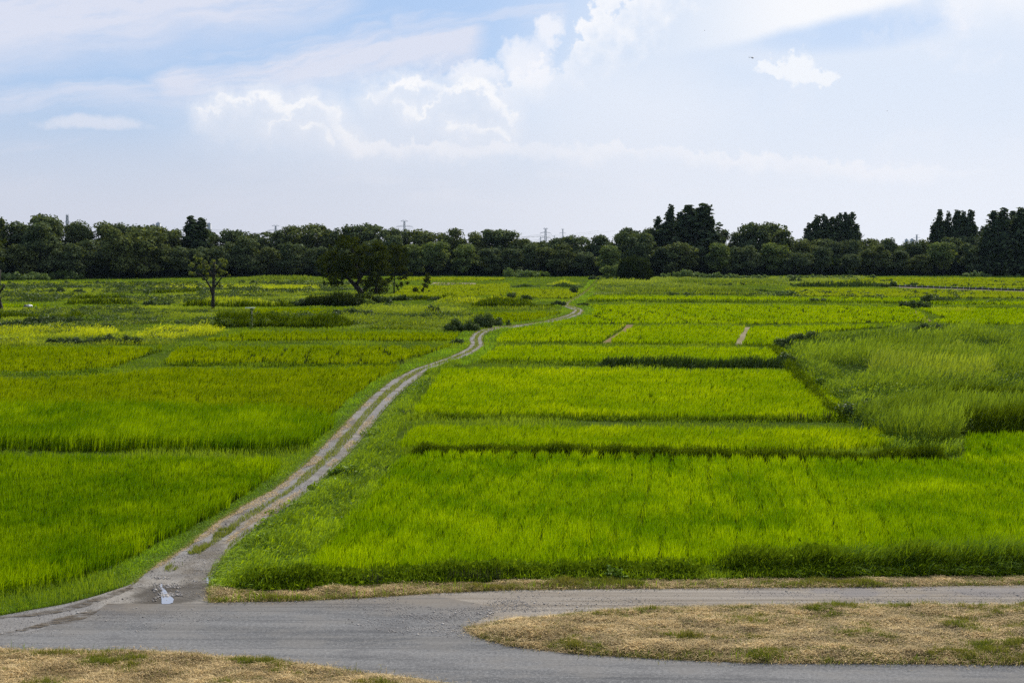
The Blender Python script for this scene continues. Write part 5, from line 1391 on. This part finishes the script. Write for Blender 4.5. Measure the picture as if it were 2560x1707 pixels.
# white board on a post wrapped by vines
gx, gy = G(626, 824)
root = empty('board_post', (gx, gy, 0)); tag(root, 'white horizontal board on a vine-clad post above the left end of the long reed belt', 'post')
ztop = at_depth(626, 769, gy).z
tv, tt = tube_np([(0.25, 0, 0), (0.25, 0, ztop - .05)], [.06, .05], 8); link('post', mesh_np('post', tv, tt, None, M['post']), root)
boxes('board', [(-.72, .72, -.14, .14, ztop - .05, ztop + .03), (-.72, .72, -.16, -.142, ztop - .09, ztop + .05)], M['white_paint'], root)
rng = np.random.default_rng(8)
link('vine', foliage('vine', [(.25 + rng.normal(0, .1), rng.normal(0, .1), z, .3, .3, .35) for z in np.linspace(.3, ztop - .3, 9)], .16, .7, M['vine'], rng), root)

# heap with a pale sheet
gx, gy = G(70, 770); root = empty('covered_heap', (gx, gy, 0)); tag(root, 'small dark heap with a white plastic sheet on its right side in the left meadow', 'heap')
def lump(rx, ry, rz, seed, cx=0, cz=0):
    import bmesh
    bm = bmesh.new(); bmesh.ops.create_icosphere(bm, subdivisions=4, radius=1)
    V = np.array([v.co[:] for v in bm.verts]); T = np.array([[v.index for v in f.verts] for f in bm.faces]); bm.free()
    k = 1 + (fbm(V[:, 0] * 2 + V[:, 2], V[:, 1] * 2 + 9, seed, 3) - .5) * .7
    V = V * k[:, None] * np.array([rx, ry, rz]) + np.array([cx, 0, cz]); V[:, 2] = np.maximum(V[:, 2], -.05)
    return V, T
v_, t_ = lump(.95, .8, .75, 3); link('heap', mesh_np('heap', v_, t_, None, simple_mat('heap_dark', (.06, .065, .05), .9, (.12, .12, .1), 3), True), root)
v_, t_ = lump(.38, .5, .3, 9, .55, .42); link('plastic_sheet', mesh_np('plastic_sheet', v_, t_, None, M['white_paint'], True), root)

# low fence of dark boards between pale posts
def low_fence(p0, p1, n, h, label):
    a = np.array(G(*p0)); b = np.array(G(*p1)); root = empty('low_fence', (a[0], a[1], 0)); tag(root, label, 'fence')
    ang = math.atan2(b[1] - a[1], b[0] - a[0]); root.rotation_euler.z = ang; Ls = np.hypot(*(b - a)) / n
    bd = None; ps = None
    for i in range(n):
        if bd is None:
            bd = boxes('board', [(.12, Ls - .12, -.04, .04, 0, h * .82)], M['board'], root); ps = boxes('post', [(-.11, .11, -.10, .10, -.1, h), (-.14, .14, -.13, .13, h, h + .05)], M['post'], root)
        else:
            for src in (bd, ps):
                c = src.copy(); COL.objects.link(c); c.parent = root; c.location = (Ls * i, 0, 0)
low_fence((2236, 717), (2640, 730.5), 26, .68, 'low fence of dark boards between pale posts along the far right field')
low_fence((1918, 709), (1972, 709.5), 4, .6, 'short piece of low dark board fence left of the dark hedge')


# lattice pylons
def pylon(px, ytop, dist, H, label, arms=3, w=3.0, armw=9.0, vis=.0):
    p = at_depth(px, ytop, dist); H = p.z
    root = empty('pylon', (p.x, dist, 0)); tag(root, label, 'pylon')
    acc = Acc(); r = .30
    def hw(z): return w * (.32 + .68 * (1 - z / H) ** 1.3)
    lv = np.linspace(0, H, 15)
    for z0, z1 in zip(lv[:-1], lv[1:]):
        a, b = hw(z0), hw(z1)
        cs = [(-1, -1), (1, -1), (1, 1), (-1, 1)]
        for (sx, sy), (tx, ty) in zip(cs, cs[1:] + cs[:1]):
            for q0, q1 in (((sx * a, sy * a, z0), (sx * b, sy * b, z1)), ((sx * a, sy * a, z0), (tx * b, ty * b, z1)), ((tx * a, ty * a, z0), (sx * b, sy * b, z1)), ((sx * b, sy * b, z1), (tx * b, ty * b, z1))):
                v_, t_ = tube_np([q0, q1], [r, r], 4, False); acc.add(v_, t_, np.zeros(len(v_)))
    link('lattice', acc.mesh('lattice', M['steel']), root)
    tips = []
    zs = [H - .5] + [H * (1 - .17 * (k + .9)) for k in range(arms)]
    for k, z in enumerate(zs):
        aw = armw * (.45 if k == 0 else 1); acc = Acc()
        for s in (-1, 1):
            b = hw(z)
            for q0 in ((s * b, -b, z), (s * b, b, z), (s * b, 0, z + 2.2)):
                v_, t_ = tube_np([q0, (s * (aw), 0, z)], [r, r * .7], 4, False); acc.add(v_, t_, np.zeros(len(v_)))
            if k:
                v_, t_ = tube_np([(s * aw, 0, z), (s * aw, 0, z - 2.6)], [.2, .2], 4); acc.add(v_, t_, np.zeros(len(v_)))
                tips.append((p.x + s * aw, dist, z - 2.6))
        link('crossarm', acc.mesh('crossarm', M['steel']), root)
    return tips


tA = pylon(1364, 571.5, 2300, 0, 'tallest lattice pylon, above the dip in the wood', 3, 3.6, 9)
tB = pylon(1407, 573, 3300, 0, 'fainter thin pylon right of the tallest one', 3, 2.6, 8)
tC = pylon(1011, 552.5, 2100, 0, 'pylon above the trees right of the big spreading tree', 2, 3.4, 13)
tD = pylon(689, 564.5, 2400, 0, 'pylon top above the wood between the lone tree and the big tree', 2, 3.4, 15)
tE = pylon(168, 538, 1800, 0, 'pale pylon top over the far left wood', 1, 3.6, 3)
tF = pylon(2292, 587, 3600, 0, 'distant pylon over the low middle of the right-hand wood', 2, 3.4, 9)
tG = pylon(1351, 592, 4200, 0, 'tiny mast left of the tallest pylon', 2, 2.2, 5)
tH = pylon(1386, 590, 4200, 0, 'tiny mast right of the tallest pylon', 2, 2.2, 5)
tI = pylon(2017, 575, 3000, 0, 'thin mast at the left foot of the first conifer row', 1, 2.0, 3)


def wires(a_list, b_list, label, sag=9):
    acc = Acc()
    for a, b in zip(a_list, b_list):
        a = Vector(a); b = Vector(b); P = []
        for i in range(17):
            t = i / 16; q = a.lerp(b, t); q.z -= sag * 4 * t * (1 - t); P.append(q)
        v_, t_ = tube_np(P, [.16] * 17, 3, False); acc.add(v_, t_, np.zeros(len(v_)))
    o = link('power_lines', acc.mesh('power_lines', M['steel'])); tag(o, label, 'power lines')


def shift(l, dx, dy, dz=0): return [(q[0] + dx, q[1] + dy, q[2] + dz) for q in l]


wires(tA, tB, 'power lines from the tallest pylon to the fainter one on its right')
wires(tA, shift(tA, -330, -250, -2), 'power lines running left from the tallest pylon', 12)
wires(tC, shift(tC, -300, -80, -2), 'power lines running left from the second pylon', 9)
wires(tC, shift(tC, 320, 120, -2), 'power lines running right from the second pylon', 12)
wires(tD, shift(tD, -260, -150, -1), 'power lines running left from the pylon between lone and big tree', 8)
wires(tD, shift(tD, 240, 150, -1), 'power lines running right from the pylon between lone and big tree', 8)


# far buildings just over the treetops
def tower(px, ytop, dist, w, label, mw=.0):
    p = at_depth(px, ytop, dist); root = empty('apartment_tower', (p.x, dist, 0)); tag(root, label, 'building')
    boxes('wall', [(-w / 2, w / 2, -w / 2, w / 2, 0, p.z)], M['wall_far'], root)
    boxes('roof', [(-w * .22, w * .22, -w * .2, w * .2, p.z, p.z + 3), (-w / 2 - .4, w / 2 + .4, -w / 2 - .4, w / 2 + .4, p.z - 1.2, p.z - .2)], M['wall_far'], root)
    n = int(p.z / 3.2)
    for k in range(max(0, n - 8), n):
        z = k * 3.2
        boxes('window', [(-w * .42 + j * w * .3, -w * .42 + j * w * .3 + w * .2, -w / 2 - .15, -w / 2 + .1, z + .6, z + 2.3) for j in range(3)], M['glass_far'], root)


tower(384, 562, 4200, 12, 'lower of the two far white towers over the left wood')
tower(396, 557.5, 4200, 12, 'taller of the two far white towers over the left wood')
tower(523, 559, 4200, 10, 'far white tower right of the twin-topped tree')
tower(2266, 599, 4400, 9, 'tiny far building over the low middle of the right-hand wood, left one')
tower(2280, 598.5, 4400, 12, 'tiny far building over the low middle of the right-hand wood, right one')

# helicopter: nose to the right
p = at_depth(1881, 145, 3000)
root = empty('helicopter', p); tag(root, 'small dark helicopter flying to the right in the upper right sky', 'helicopter')
v_, t_ = lump(2.6, 1.1, 1.15, 40, .6, 0)
import bmesh as _b
bm = _b.new(); _b.ops.create_icosphere(bm, subdivisions=3, radius=1)
V = np.array([q.co[:] for q in bm.verts]); T = np.array([[q.index for q in f.verts] for f in bm.faces]); bm.free()
V = V * np.array([2.9, 1.1, 1.1]); V[:, 2] += np.where(V[:, 0] < 0, -V[:, 0] * .12, 0); V[:, 2] -= np.clip(V[:, 0], 0, 3) * .12
link('body', mesh_np('body', V, T, None, M['dark_body'], True), root)
v_, t_ = tube_np([(-1.8, 0, .3), (-7.2, 0, .55)], [.42, .2], 8); link('tail_boom', mesh_np('tail_boom', v_, t_, None, M['dark_body']), root)
boxes('tail_fin', [(-7.9, -7.0, -.08, .08, -.1, 1.9)], M['dark_body'], root)
acc = Acc()
for a, b in (((-5.2, 0, 1.75), (5.8, 0, 1.75)), ((0.3, -5.5, 1.76), (0.3, 5.5, 1.76))):
    v_, t_ = tube_np([a, b], [.12, .12], 4); acc.add(v_, t_, np.zeros(len(v_)))
v_, t_ = tube_np([(.3, 0, .8), (.3, 0, 1.8)], [.3, .2], 6); acc.add(v_, t_, np.zeros(len(v_)))
link('rotor', acc.mesh('rotor', M['dark_body']), root)
acc = Acc()
for s in (-1, 1):
    v_, t_ = tube_np([(-1.6, s * 1.0, -1.7), (2.2, s * 1.0, -1.7)], [.09, .09], 5); acc.add(v_, t_, np.zeros(len(v_)))
    for xx in (-.8, 1.3):
        v_, t_ = tube_np([(xx, s * .6, -.8), (xx, s * 1.0, -1.7)], [.07, .07], 5); acc.add(v_, t_, np.zeros(len(v_)))
link('skids', acc.mesh('skids', M['dark_body']), root)


def bird(px, py, dist, label, s):
    p = at_depth(px, py, dist); root = empty('bird', p); tag(root, label, 'bird')
    v_, t_ = tube_np([(-.26, 0, 0), (-.12, 0, .02), (.05, 0, .02), (.2, 0, 0), (.27, 0, 0)], [.02, .07, .08, .05, .01], 6)
    link('body', mesh_np('body', v_ * s, t_, None, M['dark_body'], True), root)
    for sg in (-1, 1):
        V = np.array([(-.06, 0, .03), (.1, 0, .03), (.06, sg * .32, .16), (-.04, sg * .3, .16), (-.1, sg * .68, .06), (.0, 0, .05), (.03, sg * .3, .18)])
        link('wing', mesh_np('wing', V * s, np.array([(0, 1, 2), (0, 2, 3), (3, 2, 4), (5, 1, 6), (0, 5, 6)]), None, M['dark_body']), root)
    root.rotation_euler.z = .6


bird(1761, 77, 520, 'tiny dark bird high in the sky, left of and above the helicopter', 1.0)
bird(2218, 278, 520, 'tiny dark bird in the right sky, below and right of the helicopter', 1.0)


# ------------------------------------------------------------------ stones on the roads
def stones(poly, n, rng, label, smin=.02, smax=.06, w=None, name='gravel_stones'):
    bx0, by0 = poly.min(0); bx1, by1 = poly.max(0); bx0 = max(bx0, -18); bx1 = min(bx1, 18)
    P = np.stack([rng.uniform(bx0, bx1, n), rng.uniform(by0, by1, n)], 1); P = P[inpoly(P, poly)]
    k = fbm(P[:, 0] * .7, P[:, 1] * 1.5, 4, 4) + rng.normal(0, .08, len(P)) > .52; P = P[k]; n = len(P)
    O = np.array([(1, 0, 0), (-1, 0, 0), (0, 1, 0), (0, -1, 0), (0, 0, .7), (0, 0, -.3)])
    TT = np.array([(0, 2, 4), (2, 1, 4), (1, 3, 4), (3, 0, 4), (2, 0, 5), (1, 2, 5), (3, 1, 5), (0, 3, 5)])
    s = rng.uniform(smin, smax, n) ** 1.0 * (1 + (rng.random(n) > .97) * 1.2)
    J = O[None] * rng.uniform(.6, 1.3, (n, 6, 1)); a = rng.uniform(0, 6.28, n); c, sn = np.cos(a)[:, None], np.sin(a)[:, None]
    V = np.stack([J[:, :, 0] * c - J[:, :, 1] * sn, J[:, :, 0] * sn + J[:, :, 1] * c, J[:, :, 2]], 2) * s[:, None, None] * .5
    V[:, :, 0] += P[:, 0:1]; V[:, :, 1] += P[:, 1:2]; V[:, :, 2] += .04
    T = (np.arange(n) * 6)[:, None, None] + TT[None]
    o = link(name, mesh_np(name, V.reshape(-1, 3), T.reshape(-1, 3), {'v': np.repeat(rng.random(n), 6)}, M['stone']))
    tag(o, label, 'gravel', None, 'stuff')


m = bpy.data.materials.new('stone'); m.use_nodes = True; nt = m.node_tree; at = nt.nodes.new('ShaderNodeAttribute'); at.attribute_name = 'v'
nt.links.new(xmix(nt, X(nt, at.outputs['Fac']), (.10, .09, .085), (.42, .39, .36)), nt.nodes['Principled BSDF'].inputs['Base Color']); nt.nodes['Principled BSDF'].inputs['Roughness'].default_value = .9
M['stone'] = m
rng = np.random.default_rng(12)
stones(grav, 18000, rng, 'loose grey stones on the gravel road', .015, .05)
stones(apron, 12000, rng, 'loose stones on the muddy apron around the puddle', .015, .05)
nearpoly = trk_poly[trk_poly[:, 1] < 90]
stones(GL([(330, 1462), (463, 1370), (680, 1228), (871, 1049), (958, 1027), (871, 1136), (729, 1261), (577, 1370), (520, 1500)]), 40000, rng, 'loose stones in the ruts of the dirt track', .015, .05)
stones(GL([(860, 1560), (1000, 1590), (1180, 1600), (1170, 1575), (1280, 1555), (1380, 1545), (1300, 1500), (1000, 1520), (880, 1535)]), 7000, rng, 'broken stones around the tip of the island', .015, .06)

stones(GL([(385, 1445), (440, 1445), (465, 1511), (380, 1511)]), 5000, rng, 'small dark stones at the rim of the puddle', .03, .09)

# ------------------------------------------------------------------ haze
HAZE = 0.000016
if HAZE > 0:
    v_, t_ = box_np(-2600, 2600, -80, 4700, -1.0, 460)
    hm = bpy.data.materials.new('haze_air'); hm.use_nodes = True; nt = hm.node_tree; nt.nodes.clear()
    out = nt.nodes.new('ShaderNodeOutputMaterial'); pv = nt.nodes.new('ShaderNodeVolumePrincipled')
    pv.inputs['Color'].default_value = (.30, .42, .60, 1); pv.inputs['Density'].default_value = HAZE; pv.inputs['Anisotropy'].default_value = .3
    nt.links.new(pv.outputs[0], out.inputs['Volume'])
    o = link('haze', mesh_np('haze', v_, t_, None, hm)); tag(o, 'thin summer haze over the fields', 'haze', None, 'stuff')

print('TRIS', sum(len(m.polygons) for m in bpy.data.meshes))
